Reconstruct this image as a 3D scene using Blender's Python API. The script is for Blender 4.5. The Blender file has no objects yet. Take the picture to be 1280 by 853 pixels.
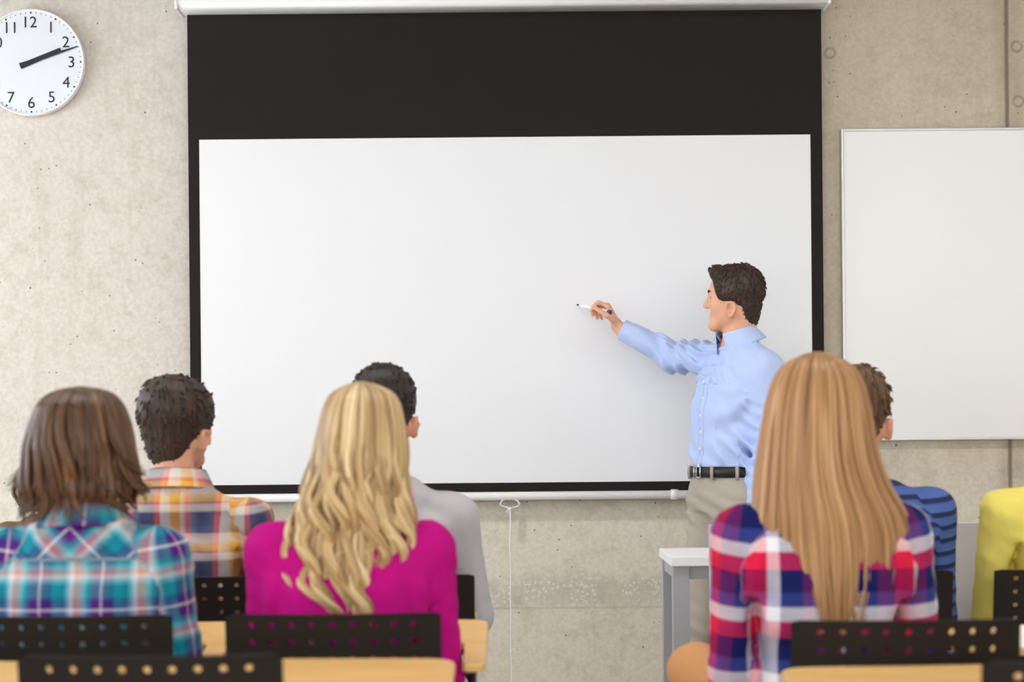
import bpy, bmesh, math, random
import numpy as np
from mathutils import Vector, Matrix

# ------------------------------------------------------------------ camera, world, lights, exposure
F = 2200.0; CAMH = 1.16; PX, PY = 640.0, 548.0; ROLL = math.radians(0.5)
SC = bpy.context.scene; COL = SC.collection
cam = bpy.data.cameras.new('camera'); camo = bpy.data.objects.new('camera', cam); COL.objects.link(camo)
cam.sensor_width = 36; cam.lens = F / 1280 * 36
cam.shift_y = (PY - 426.5) / 1280
camo.matrix_world = Matrix.Translation((0, 0, CAMH)) @ Matrix.Rotation(math.pi/2, 4, 'X') @ Matrix.Rotation(-ROLL, 4, 'Z')
cam.dof.use_dof = True; cam.dof.focus_distance = 6.3; cam.dof.aperture_fstop = 3.0
cam.clip_end = 60
SC.camera = camo
SC.view_settings.view_transform = 'Standard'; SC.view_settings.look = 'None'
SC.view_settings.gamma = 1; SC.view_settings.use_curve_mapping = False
SC.view_settings.exposure = 0.05
w = bpy.data.worlds.new('world'); SC.world = w; w.use_nodes = True
w.node_tree.nodes['Background'].inputs[0].default_value = (.85, .92, 1, 1)
w.node_tree.nodes['Background'].inputs[1].default_value = 1.0
PANEL_EMIT = 11.5          # ceiling lamps
WINDOW_W = 50.0           # daylight outside each window, watts

BACK_FILL_W = 62.0  # watts of each fill light added behind the camera
XL, XR, YB, YF, HT = -3.4, 4.0, -2.2, 6.67, 3.35   # room shell (front wall at YF)
def area(name, loc, rot, sx, sy, watts, col):
    l = bpy.data.lights.new(name, 'AREA'); l.shape = 'RECTANGLE'; l.size = sx; l.size_y = sy
    l.energy = watts; l.color = col
    o = bpy.data.objects.new(name, l); COL.objects.link(o); o.location = loc; o.rotation_euler = rot
    return o
for yy, wk in ((0.2, .6), (3.0, .6), (5.35, 1.3)):
    area('daylight_and_fill', (XL - .35, yy, 1.9), (0, -math.pi/2, 0), 1.7, 1.8, WINDOW_W*wk, (.93, .96, 1))

for xx in (-1.9, .3, 2.5):     # unseen lights added behind the camera as flat frontal fill
    area('daylight_and_fill', (xx, YB - .35, 1.9), (math.pi/2, 0, 0), 1.8, 1.8, BACK_FILL_W, (1, .99, .97))

def W(u, v, Y):
    """point at distance Y seen at photo pixel (u, v)"""
    du, dv = u - PX, v - PY
    a = du*math.cos(ROLL) - dv*math.sin(ROLL); b = du*math.sin(ROLL) + dv*math.cos(ROLL)
    return np.array([a/F*Y, Y, CAMH - b/F*Y])

# ------------------------------------------------------------------ materials
def srgb(c):
    return tuple(((x/255)/12.92 if x/255 <= .04045 else ((x/255+.055)/1.055)**2.4) for x in c) + (1,)
class NT:
    def __init__(s, name, rough=.6, spec=.4):
        s.m = bpy.data.materials.new(name); s.m.use_nodes = True
        s.t = s.m.node_tree; s.n = s.t.nodes; s.b = s.n['Principled BSDF']
        s.b.inputs['Roughness'].default_value = rough
        s.b.inputs['Specular IOR Level'].default_value = spec
    def add(s, typ, **kw):
        n = s.n.new(typ)
        for k, v in kw.items(): setattr(n, k, v)
        return n
    def link(s, a, b): s.t.links.new(a, b)
    def setin(s, sock, v):
        if hasattr(v, 'is_output'): s.link(v, sock)
        else: sock.default_value = v
    def math(s, op, a, b=0.0, c=None):
        n = s.add('ShaderNodeMath', operation=op)
        s.setin(n.inputs[0], a); s.setin(n.inputs[1], b)
        if c is not None: s.setin(n.inputs[2], c)
        return n.outputs[0]
    def mix(s, fac, a, b, mode='MIX'):
        n = s.add('ShaderNodeMix', data_type='RGBA', blend_type=mode)
        s.setin(n.inputs[0], fac); s.setin(n.inputs[6], a); s.setin(n.inputs[7], b)
        return n.outputs[2]
    def noise(s, vec, scale, detail=3, rough=.5, dist=0):
        n = s.add('ShaderNodeTexNoise'); n.inputs['Scale'].default_value = scale
        n.inputs['Detail'].default_value = detail; n.inputs['Roughness'].default_value = rough
        n.inputs['Distortion'].default_value = dist
        if vec is not None: s.link(vec, n.inputs['Vector'])
        return n.outputs['Fac']
    def mapping(s, vec, scale=(1,1,1), loc=(0,0,0), rot=(0,0,0)):
        n = s.add('ShaderNodeMapping'); n.inputs['Scale'].default_value = scale
        n.inputs['Location'].default_value = loc; n.inputs['Rotation'].default_value = rot
        s.link(vec, n.inputs['Vector']); return n.outputs[0]
    def ramp(s, fac, stops, interp='LINEAR'):
        n = s.add('ShaderNodeValToRGB'); r = n.color_ramp; r.interpolation = interp
        while len(r.elements) < len(stops): r.elements.new(.5)
        for e, (p, c) in zip(r.elements, stops):
            e.position = p; e.color = c if len(c) == 4 else tuple(c) + (1,)
        s.link(fac, n.inputs[0]); return n.outputs[0]
    def obj(s): return s.add('ShaderNodeTexCoord').outputs['Object']
    def attr(s, name='pc'): return s.add('ShaderNodeAttribute', attribute_name=name).outputs['Vector']
    def base(s, c): s.setin(s.b.inputs['Base Color'], c)
    def bump(s, h, strength=.3, dist=.01):
        n = s.add('ShaderNodeBump'); n.inputs['Strength'].default_value = strength
        n.inputs['Distance'].default_value = dist
        s.link(h, n.inputs['Height']); s.link(n.outputs[0], s.b.inputs['Normal'])

def mat_plain(name, rgb, rough=.6, spec=.4, metal=0, var=.06, scale=8, bump=0):
    t = NT(name, rough, spec); t.b.inputs['Metallic'].default_value = metal
    c = srgb(rgb); f = t.noise(t.obj(), scale, 3)
    t.base(t.mix(f, tuple(x*(1-var) for x in c[:3])+(1,), tuple(min(1, x*(1+var)) for x in c[:3])+(1,)))
    if bump: t.bump(t.noise(t.obj(), scale*12, 4), bump, .002)
    return t.m

def mat_concrete():
    t = NT('concrete', .85, .25); o = t.obj()
    n1 = t.noise(o, .9, 6, .6, .4)
    n2 = t.noise(t.mapping(o, (5, 1, 1.1)), 1.3, 6, .65, .6)
    n3 = t.noise(o, 14, 5, .7)
    sx = t.add('ShaderNodeSeparateXYZ'); t.link(o, sx.inputs[0]); X, Z = sx.outputs[0], sx.outputs[2]
    c = t.ramp(n1, [(.3, srgb((178, 170, 155))), (.5, srgb((196, 189, 176))), (.72, srgb((208, 203, 192)))])
    c2 = t.ramp(n2, [(.32, srgb((176, 165, 147))), (.55, srgb((198, 191, 178))), (.75, srgb((210, 206, 197)))])
    c = t.mix(.4, c, c2)
    # painted light falloff: warmer tint to the right, paler towards the left
    right = t.add('ShaderNodeMapRange', interpolation_type='SMOOTHSTEP'); t.link(X, right.inputs[0])
    right.inputs[1].default_value = -1.0; right.inputs[2].default_value = 1.4
    c = t.mix(t.math('MULTIPLY', right.outputs[0], .5), c, srgb((214, 200, 176)), 'MIX')
    left = t.add('ShaderNodeMapRange', interpolation_type='SMOOTHSTEP'); t.link(X, left.inputs[0])
    left.inputs[1].default_value = -.7; left.inputs[2].default_value = -1.3
    c = t.mix(t.math('MULTIPLY', left.outputs[0], .78), c, srgb((220, 213, 207)))
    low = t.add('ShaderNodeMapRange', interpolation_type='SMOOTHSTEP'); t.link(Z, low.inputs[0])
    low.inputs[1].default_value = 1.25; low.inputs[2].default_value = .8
    c = t.mix(t.math('MULTIPLY', low.outputs[0], .72), c, srgb((234, 229, 216)))  # painted paler low down, offsetting the dimmer light there
    n4 = t.noise(o, 60, 3, .7)
    c = t.mix(t.ramp(n4, [(.4, (.35,)*3), (.6, (0,)*3)]), c, t.mix(1, c, srgb((222, 216, 208)), 'MULTIPLY'))
    c = t.mix(t.ramp(n3, [(.32, (.3,)*3), (.5, (0,)*3)]), c, t.mix(1, c, srgb((205, 198, 188)), 'MULTIPLY'))
    # soft vertical water stains
    st = t.noise(t.mapping(o, (9, 1, .8)), 1.6, 5, .6, .2)
    c = t.mix(t.ramp(st, [(.58, (0,)*3), (.78, (.22,)*3)]), c, srgb((156, 143, 122)))
    # pits
    v = t.add('ShaderNodeTexVoronoi'); v.inputs['Scale'].default_value = 11; v.inputs['Randomness'].default_value = 1; t.link(o, v.inputs['Vector'])
    gate = t.math('GREATER_THAN', t.noise(o, 5, 2), .46)
    rad = t.math('MULTIPLY', t.noise(o, 3.1, 1), .075)
    pit = t.math('MULTIPLY', t.math('LESS_THAN', v.outputs['Distance'], rad), gate)
    v2 = t.add('ShaderNodeTexVoronoi'); v2.inputs['Scale'].default_value = 26; t.link(o, v2.inputs['Vector'])
    pit2 = t.math('MULTIPLY', t.math('LESS_THAN', v2.outputs['Distance'], .085), t.math('GREATER_THAN', t.noise(o, 7.3, 2), .52))
    pit = t.math('MAXIMUM', pit, pit2)
    c = t.mix(t.math('MULTIPLY', pit, .8), c, srgb((84, 74, 62)))
    # rough aggregate band
    def band(coord, c0, hw, soft):
        d = t.math('ABSOLUTE', t.math('SUBTRACT', coord, c0))
        m = t.add('ShaderNodeMapRange'); t.link(d, m.inputs[0])
        m.inputs[1].default_value = hw + soft; m.inputs[2].default_value = hw
        return m.outputs[0]
    wob = t.math('MULTIPLY', t.math('SUBTRACT', t.noise(o, 3.0, 3), .5), .12)
    bm_ = band(t.math('ADD', Z, wob), .575, .03, .05)
    v3 = t.add('ShaderNodeTexVoronoi'); v3.inputs['Scale'].default_value = 62; t.link(o, v3.inputs['Vector'])
    spk = t.ramp(v3.outputs['Distance'], [(.22, (1,)*3), (.5, (0,)*3)])
    spk = t.math('MULTIPLY', t.math('MULTIPLY', spk, bm_), t.math('GREATER_THAN', t.noise(o, 9, 4), .47))
    c = t.mix(t.math('MULTIPLY', bm_, .25), c, srgb((150, 140, 122)))
    c = t.mix(t.math('MULTIPLY', spk, .6), c, srgb((236, 233, 224)))
    # lift line, formwork joint
    j2 = band(Z, .515, .002, .004)
    c = t.mix(t.math('MULTIPLY', j2, .2), c, srgb((130, 120, 104)))
    j = band(t.math('ADD', X, t.math('MULTIPLY', t.noise(o, 6, 2), .004)), 1.889, .004, .007)
    c = t.mix(t.math('MULTIPLY', j, .8), c, srgb((104, 92, 76)))
    jb = band(X, 1.90, .03, .05)
    c = t.mix(t.math('MULTIPLY', t.math('MULTIPLY', jb, t.noise(o, 8, 4)), .55), c, srgb((134, 120, 98)))
    for hx, hz_ in ((1.925, 2.628), (1.218, 2.61), (1.93, 2.42)):
        dx = t.math('SUBTRACT', X, hx); dz = t.math('SUBTRACT', Z, hz_)
        rr = t.math('SQRT', t.math('ADD', t.math('MULTIPLY', dx, dx), t.math('MULTIPLY', dz, dz)))
        c = t.mix(t.math('MULTIPLY', band(t.math('ADD', rr, t.math('MULTIPLY', t.noise(o, 30, 2), .006)), .022, .002, .006), .45), c, srgb((110, 98, 80)))
    # stain under the screen handle
    sb = t.math('MULTIPLY', band(t.math('ADD', X, t.math('MULTIPLY', t.noise(o, 9, 2), .03)), .05, .012, .012), band(Z, .81, .03, .03))
    c = t.mix(t.math('MULTIPLY', sb, .28), c, srgb((120, 112, 96)))
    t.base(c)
    h = t.math('SUBTRACT', t.math('ADD', t.math('MULTIPLY', n3, .3), t.math('MULTIPLY', spk, .8)), t.math('ADD', pit, j))
    t.bump(h, .35, .004)
    return t.m

def mat_plaid(name, warp, weft, pw, ph, interp='LINEAR', rough=.85, wf=.5):
    """woven check: warp stops run over pc.x, weft stops over pc.y"""
    t = NT(name, rough, .15); s = t.add('ShaderNodeSeparateXYZ'); t.link(t.attr(), s.inputs[0])
    a = t.ramp(t.math('FRACT', t.math('DIVIDE', s.outputs[0], pw)), warp, interp)
    b = t.ramp(t.math('FRACT', t.math('DIVIDE', s.outputs[1], ph)), weft, interp)
    t.base(t.mix(wf, a, b))
    t.bump(t.noise(t.mapping(t.obj(), (1, 1, .45)), 16, 3, .55, .6), .5, .02)
    return t.m

def S(*stops): return [(p, srgb(c)) for p, c in stops]
M = {}
M['concrete'] = mat_concrete()
M['ceiling'] = mat_plain('ceiling_concrete', (140, 138, 134), .9, .2, var=.02)
M['plaster'] = mat_plain('painted_plaster', (222, 220, 214), .9, .2, var=.02)
M['floor'] = mat_plain('pale_linoleum', (208, 202, 192), .5, .4, var=.08, scale=3)
M['white_metal'] = mat_plain('white_metal', (236, 236, 236), .4, .5, var=.01)
M['screen_black'] = mat_plain('black_screen_border', (33, 30, 29), .8, .2, var=.06)
M['screen_white'] = mat_plain('white_projection_fabric', (232, 234, 238), .75, .25, var=.006, scale=1)
M['board'] = mat_plain('whiteboard_enamel', (240, 239, 239), .32, .45, var=.01, scale=1)
M['alu'] = mat_plain('aluminium', (205, 206, 206), .35, .5, metal=.5, var=.03)
M['clock_face'] = mat_plain('clock_face', (222, 226, 233), .5, .4, var=.005)
M['ink'] = mat_plain('dark_ink', (42, 44, 52), .6, .3, var=.05)
M['steel'] = mat_plain('brushed_steel', (200, 200, 200), .3, .5, metal=1)
M['cord'] = mat_plain('white_cord', (240, 238, 232), .8, .2)
M['tabletop'] = mat_plain('white_laminate', (246, 246, 246), .4, .4, var=.005)
M['tableleg'] = mat_plain('grey_steel_leg', (174, 174, 178), .45, .45, var=.02)
M['desk_grey'] = mat_plain('pale_grey_panel', (204, 204, 212), .6, .3, var=.015, scale=2)
M['chair_black'] = mat_plain('dark_brown_black_plastic', (30, 23, 19), .6, .2, var=.12, scale=6)
M['chair_metal'] = mat_plain('black_metal', (30, 29, 30), .4, .5)
M['leather'] = mat_plain('black_leather', (32, 28, 28), .45, .45, var=.1, scale=20)
M['paper'] = mat_plain('paper', (244, 240, 240), .8, .2, var=.01)
M['marker_blue'] = mat_plain('dark_blue_plastic', (60, 56, 130), .4, .5)
M['eye_white'] = mat_plain('eye_white', (235, 230, 226), .3, .5, var=.01)
M['iris'] = mat_plain('brown_iris', (58, 38, 26), .3, .5)
t = NT('maple_laminate', .45, .35)
o_ = t.mapping(t.obj(), (2, 14, 14)); n_ = t.noise(o_, 3, 4, .55, .5)
t.base(t.ramp(n_, [(.3, srgb((214, 168, 100))), (.7, srgb((232, 190, 126)))])); M['maple'] = t.m
t = NT('lamp_diffuser', .5); t.b.inputs['Emission Color'].default_value = (1, .975, .94, 1)
t.b.inputs['Emission Strength'].default_value = PANEL_EMIT
t.base((.9, .9, .9, 1)); M['lamp'] = t.m

def mat_skin(name, rgb):
    t = NT(name, .5, .35); c = srgb(rgb); n = t.noise(t.obj(), 18, 4)
    t.base(t.mix(n, tuple(x*.9 for x in c[:3])+(1,), (min(1, c[0]*1.06), c[1], c[2]*.98, 1)))
    t.b.inputs['Subsurface Weight'].default_value = .12
    t.b.inputs['Subsurface Radius'].default_value = (.012, .005, .003)
    t.b.inputs['Subsurface Scale'].default_value = 1
    return t.m
M['skin'] = mat_skin('skin', (226, 172, 142)); M['skin_warm'] = mat_skin('skin_warm', (222, 160, 132))
def mat_hair(name, cols, rough=.42, sc=(1, 1, 1), spec=.35):
    """strands: pc = (around, along, random)"""
    t = NT(name, rough, spec); a = t.attr()
    n = t.noise(t.mapping(a, (26, 1.2, 7)), 1, 3, .6)
    n2 = t.noise(t.mapping(a, (120, 2, 30)), 1, 2, .6)
    f = t.math('ADD', t.math('MULTIPLY', n, .7), t.math('MULTIPLY', n2, .3))
    k = len(cols)
    t.base(t.ramp(f, [(.34 + .32*i/(k-1), srgb(c)) for i, c in enumerate(cols)]))
    t.bump(n2, .5, .004)
    t.b.inputs['Anisotropic'].default_value = .3
    return t.m
M['hair_dark'] = mat_hair('dark_brown_hair', [(36, 27, 23), (58, 44, 36), (82, 62, 48)], .5)
M['hair_black'] = mat_hair('near_black_hair', [(28, 22, 22), (42, 33, 31), (60, 48, 44)], .45)
M['hair_mid'] = mat_hair('brown_hair', [(52, 37, 26), (92, 66, 44), (132, 98, 66)], .5)
M['hair_brown'] = mat_hair('brown_long_hair', [(56, 37, 26), (88, 60, 41), (126, 90, 62)])
M['hair_blonde'] = mat_hair('wavy_blonde_hair', [(104, 78, 48), (168, 136, 92), (214, 184, 136), (240, 218, 176)])
M['hair_honey'] = mat_hair('honey_blonde_hair', [(128, 88, 54), (164, 120, 78), (188, 144, 98), (212, 174, 128)])
def mat_cloth(name, rgb, var=.08, rough=.85, bump=.4, bs=14, spec=.15, weave=0):
    t = NT(name, rough, spec); c = srgb(rgb)
    t.base(t.mix(t.noise(t.obj(), 240 if weave else 5, 3), tuple(x*(1-var) for x in c[:3])+(1,), tuple(min(1, x*(1+var)) for x in c[:3])+(1,)))
    t.bump(t.noise(t.mapping(t.obj(), (1, 1, .5)), bs, 3, .55, .8), bump, .02); return t.m
M['shirt_blue'] = mat_cloth('light_blue_oxford', (184, 202, 242), .03, .8, .22, 16)
M['trouser_grey'] = mat_cloth('grey_wool_trousers', (176, 168, 156), .1, .85, .25, 9, weave=1)
M['magenta'] = mat_cloth('magenta_knit', (186, 14, 126), .06, .9, .35, 10)
M['grey_knit'] = mat_cloth('light_grey_knit', (188, 184, 190), .05, .9, .3, 8)
M['yellow'] = mat_cloth('yellow_cotton', (234, 218, 112), .05, .85, .45, 9)
M['jeans'] = mat_cloth('navy_denim', (44, 50, 74), .15, .85, .2, 20)
M['khaki'] = mat_cloth('tan_cotton_trousers', (206, 150, 100), .08, .85, .25, 12)
M['shoe'] = mat_cloth('dark_shoe', (44, 38, 36), .1, .5, .1, 30, .4)
M['olive'] = mat_cloth('brown_cardigan', (112, 88, 70), .1)
M['paisley'] = (lambda t: (t.base(t.ramp(t.noise(t.obj(), 90, 2, .5, 2), S((.42, (60, 50, 110)), (.5, (200, 190, 220)), (.6, (120, 50, 80))), 'CONSTANT')), t.m)[1])(NT('paisley_lining', .8, .2))
te, wh, pu, sa, lb, nv = (22, 140, 158), (236, 228, 232), (92, 28, 122), (214, 150, 132), (120, 196, 214), (40, 40, 110)
M['plaid_teal'] = mat_plaid('teal_purple_check',
    S((0, te), (.12, (16, 120, 150)), (.18, lb), (.24, wh), (.3, sa), (.38, (196, 170, 160)), (.45, lb), (.52, te), (.6, pu), (.70, (100, 40, 130)), (.73, wh), (.76, pu), (.9, nv), (.96, te)),
    S((0, te), (.12, (16, 130, 150)), (.2, lb), (.26, wh), (.33, sa), (.42, lb), (.5, te), (.58, pu), (.70, pu), (.735, (250, 245, 250)), (.77, pu), (.88, (50, 40, 130)), (.96, te)), .125, .125)
M['plaid_mustard'] = mat_plaid('mustard_navy_check',
    S((0, (62, 70, 104)), (.2, (92, 96, 122)), (.24, (222, 96, 104)), (.3, (222, 96, 104)), (.33, (226, 216, 206)), (.46, (222, 214, 206)), (.5, (236, 174, 60)), (.64, (230, 160, 44)), (.67, (226, 216, 206)), (.76, (216, 100, 108)), (.8, (216, 100, 108)), (.84, (120, 126, 146)), (.97, (70, 76, 108))),
    S((0, (54, 60, 98)), (.28, (58, 64, 100)), (.33, (222, 214, 206)), (.44, (226, 218, 208)), (.48, (216, 92, 96)), (.52, (226, 180, 80)), (.66, (236, 196, 120)), (.7, (222, 214, 206)), (.84, (222, 180, 170)), (.88, (70, 74, 106))), .15, .125, wf=.5)
rd, bl, wt, pk, vi = (206, 22, 62), (34, 44, 112), (226, 224, 232), (226, 92, 122), (120, 40, 110)
M['plaid_red'] = mat_plaid('red_blue_check',
    S((0, (214, 20, 60)), (.26, (214, 20, 60)), (.28, (232, 228, 236)), (.42, (232, 228, 236)), (.44, (24, 30, 92)), (.72, (24, 30, 92)), (.74, (120, 30, 96)), (.98, (120, 30, 96))),
    S((0, (222, 40, 80)), (.24, (222, 40, 80)), (.27, (248, 244, 250)), (.45, (248, 244, 250)), (.48, (60, 76, 150)), (.66, (60, 76, 150)), (.69, (20, 24, 84)), (.97, (20, 24, 84))), .15, .14)
t = NT('blue_striped_knit', .9, .15); s_ = t.add('ShaderNodeSeparateXYZ'); t.link(t.attr(), s_.inputs[0])
t.base(t.ramp(t.math('FRACT', t.math('DIVIDE', s_.outputs[1], .036)), S((0, (84, 110, 172)), (.5, (78, 102, 164)), (.6, (48, 56, 92)), (.88, (44, 52, 88)), (.97, (84, 110, 172)))))
t.bump(t.noise(t.obj(), 20, 3), .3, .01); M['stripe_blue'] = t.m

# ------------------------------------------------------------------ object helpers
def tag(o, label=None, cat=None, group=None, kind=None):
    if label: o['label'] = label
    if cat: o['category'] = cat
    if group: o['group'] = group
    if kind: o['kind'] = kind
    return o
def empty(name, loc, label, cat, group=None, rz=0):
    o = bpy.data.objects.new(name, None); COL.objects.link(o); o.location = loc; o.rotation_euler = (0, 0, rz)
    o.empty_display_size = .05
    return tag(o, label, cat, group)
def link_mesh(name, me, mat, parent=None, smooth=True):
    o = bpy.data.objects.new(name, me); COL.objects.link(o); me.materials.append(M[mat] if isinstance(mat, str) else mat)
    if smooth: me.polygons.foreach_set('use_smooth', [True]*len(me.polygons))
    if parent: o.parent = parent
    return o
class MB:
    def __init__(s): s.v = []; s.f = []; s.pc = []
    def box(s, lo, hi):
        n = len(s.v); x0, y0, z0 = lo; x1, y1, z1 = hi
        s.v += [(x0,y0,z0),(x1,y0,z0),(x1,y1,z0),(x0,y1,z0),(x0,y0,z1),(x1,y0,z1),(x1,y1,z1),(x0,y1,z1)]
        s.f += [tuple(n+i for i in q) for q in ((0,3,2,1),(4,5,6,7),(0,1,5,4),(1,2,6,5),(2,3,7,6),(3,0,4,7))]
        return s
    def tube(s, pts, rad, seg=8, cap=True, flat=1.0, pc=None):
        pts = [Vector(p) for p in pts]; n = len(pts)
        if not hasattr(rad, '__len__'): rad = [rad]*n
        up = Vector((0, 0, 1)); base = len(s.v)
        prev = None
        for i, p in enumerate(pts):
            d = (pts[min(i+1, n-1)] - pts[max(i-1, 0)])
            d = d.normalized() if d.length > 1e-9 else Vector((0, 0, 1))
            if prev is None:
                a = d.cross(up if abs(d.z) < .95 else Vector((0, 1, 0))).normalized()
            else:
                a = (prev - d*prev.dot(d)).normalized()
            prev = a; b = d.cross(a)
            for k in range(seg):
                t = 2*math.pi*k/seg
                s.v.append(tuple(p + (a*math.cos(t) + b*math.sin(t)*flat)*rad[i]))
                if pc is not None: s.pc.append((pc[0], pc[1]+i*pc[2], pc[3]))
        for i in range(n-1):
            for k in range(seg):
                k2 = (k+1) % seg
                s.f.append((base+i*seg+k, base+i*seg+k2, base+(i+1)*seg+k2, base+(i+1)*seg+k))
        if cap:
            s.f.append(tuple(base+k for k in reversed(range(seg)))); s.f.append(tuple(base+(n-1)*seg+k for k in range(seg)))
        return s
    def prism(s, poly, fn, t):
        """poly (x,y) outline, fn(x,y)->top z, thickness t"""
        n = len(poly); b = len(s.v)
        s.v += [(x, y, fn(x, y)) for x, y in poly] + [(x, y, fn(x, y)-t) for x, y in poly]
        s.f.append(tuple(b+i for i in range(n))); s.f.append(tuple(b+n+i for i in reversed(range(n))))
        for i in range(n):
            j = (i+1) % n; s.f.append((b+j, b+i, b+n+i, b+n+j))
        return s
    def disc_y(s, c, r, t, seg=48):
        """cylinder with its axis along Y; front face at c.y"""
        b = len(s.v)
        for yy in (c[1], c[1]+t):
            for k in range(seg):
                a = 2*math.pi*k/seg; s.v.append((c[0]+r*math.cos(a), yy, c[2]+r*math.sin(a)))
        s.f.append(tuple(b+i for i in range(seg))); s.f.append(tuple(b+seg+i for i in reversed(range(seg))))
        for i in range(seg):
            j = (i+1) % seg; s.f.append((b+j, b+i, b+seg+i, b+seg+j))
        return s
    def build(s, name, mat, parent=None, smooth=False, bevel=0, loc=None):
        me = bpy.data.meshes.new(name)
        v = s.v if loc is None else [(a-loc[0], b-loc[1], c-loc[2]) for a, b, c in s.v]
        me.from_pydata(v, [], s.f)
        bm = bmesh.new(); bm.from_mesh(me); bmesh.ops.recalc_face_normals(bm, faces=bm.faces); bm.to_mesh(me); bm.free()
        if s.pc:
            a = me.attributes.new('pc', 'FLOAT_VECTOR', 'POINT'); a.data.foreach_set('vector', np.array(s.pc, np.float32).ravel())
        me.update()
        o = link_mesh(name, me, mat, parent, smooth)
        if bevel:
            m = o.modifiers.new('bevel', 'BEVEL'); m.width = bevel; m.segments = 2; m.limit_method = 'ANGLE'
        if loc is not None and parent is None: o.location = loc
        return o
def round_poly(pts, rads, n=6):
    out = []; N = len(pts)
    for i in range(N):
        p = Vector(pts[i]); a = (Vector(pts[i-1])-p); b = (Vector(pts[(i+1) % N])-p)
        r = rads[i] if hasattr(rads, '__len__') else rads
        if r <= 0: out.append(tuple(p)); continue
        r = min(r, a.length*.49, b.length*.49)
        pa, pb = p + a.normalized()*r, p + b.normalized()*r
        for k in range(n+1):
            t = k/n; q = pa*(1-t)**2 + p*2*t*(1-t) + pb*t*t; out.append((q.x, q.y))
    return out

# ------------------------------------------------------------------ organic surfaces: signed distance fields on a grid
def smin(a, b, k):
    if k <= 0: return np.minimum(a, b)
    h = np.maximum(k - np.abs(a-b), 0)/k
    return np.minimum(a, b) - h*h*k*.25
class Cone:
    def __init__(s, a, b, ra, rb, k=.02, sub=False, capa=False, capb=False, tagn=None):
        s.a = np.array(a, float); s.b = np.array(b, float); s.ra, s.rb, s.k, s.sub = ra, rb, k, sub
        s.capa, s.capb, s.tag = capa, capb, tagn
    def aabb(s):
        r = max(s.ra, s.rb); return np.minimum(s.a, s.b)-r, np.maximum(s.a, s.b)+r
    def __call__(s, x, y, z):
        d = s.b - s.a; L2 = max(float(d@d), 1e-12)
        px, py, pz = x-s.a[0], y-s.a[1], z-s.a[2]
        t0 = (px*d[0]+py*d[1]+pz*d[2])/L2; t = np.clip(t0, 0, 1)
        r = np.sqrt((px-t*d[0])**2+(py-t*d[1])**2+(pz-t*d[2])**2) - (s.ra+(s.rb-s.ra)*t)
        L = math.sqrt(L2)
        if s.capb: r = np.maximum(r, (t0-1)*L)
        if s.capa: r = np.maximum(r, -t0*L)
        return r
    def grow(s, g): return Cone(s.a, s.b, s.ra+g, s.rb+g, s.k, s.sub, s.capa, s.capb, s.tag)
I3 = np.eye(3)
class Ell:
    def __init__(s, c, r, R=I3, k=.02, sub=False, tagn=None):
        s.c = np.array(c, float); s.r = np.array(r if hasattr(r, '__len__') else (r,)*3, float); s.R = R; s.k = k; s.sub = sub; s.tag = tagn
    def aabb(s): m = s.r.max(); return s.c-m, s.c+m
    def __call__(s, x, y, z):
        p = (x-s.c[0], y-s.c[1], z-s.c[2]); k0 = 0; k1 = 0
        for i in range(3):
            q = p[0]*s.R[0, i]+p[1]*s.R[1, i]+p[2]*s.R[2, i]
            k0 = k0 + (q/s.r[i])**2; k1 = k1 + (q/s.r[i]**2)**2
        k0 = np.sqrt(k0); k1 = np.sqrt(k1)+1e-9
        return k0*(k0-1)/k1
    def grow(s, g): return Ell(s.c, s.r+g, s.R, s.k, s.sub, s.tag)
class Loft:
    """vertical loft: stations (z, cx, cy, halfwidth, halfdepth) in world z; horizontal frame R"""
    def __init__(s, st, R=I3, k=.03, e=2.3, sub=False, tagn=None):
        s.st = sorted(st); s.R = R; s.k = k; s.e = e; s.sub = sub; s.tag = tagn
    def aabb(s):
        a = np.array(s.st); m = max(a[:, 3].max(), a[:, 4].max())
        return np.array([a[:, 1].min()-m, a[:, 2].min()-m, a[0, 0]]), np.array([a[:, 1].max()+m, a[:, 2].max()+m, a[-1, 0]])
    def __call__(s, x, y, z):
        a = np.array(s.st); zz = np.clip(z, a[0, 0], a[-1, 0])
        # smooth interpolation
        f = [np.interp(zz, a[:, 0], a[:, i]).astype(np.float32) for i in range(1, 5)]
        px, py = x-f[0], y-f[1]
        qx = np.abs(px*s.R[0, 0]+py*s.R[1, 0])/f[2]; qy = np.abs(px*s.R[0, 1]+py*s.R[1, 1])/f[3]
        rr = (qx**s.e+qy**s.e)**(1/s.e)
        d = (rr-1)*np.minimum(f[2], f[3])
        dz = np.maximum(a[0, 0]-z, z-a[-1, 0])
        return np.where(dz > 0, np.sqrt(np.maximum(d, 0)**2+dz**2), np.maximum(d, np.maximum(dz, -.05)*1.0))
    def grow(s, g): return Loft([(z+(g if i == len(s.st)-1 else 0), cx, cy, w+g, d+g) for i, (z, cx, cy, w, d) in enumerate(s.st)], s.R, s.k, s.e, s.sub, s.tag)

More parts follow.
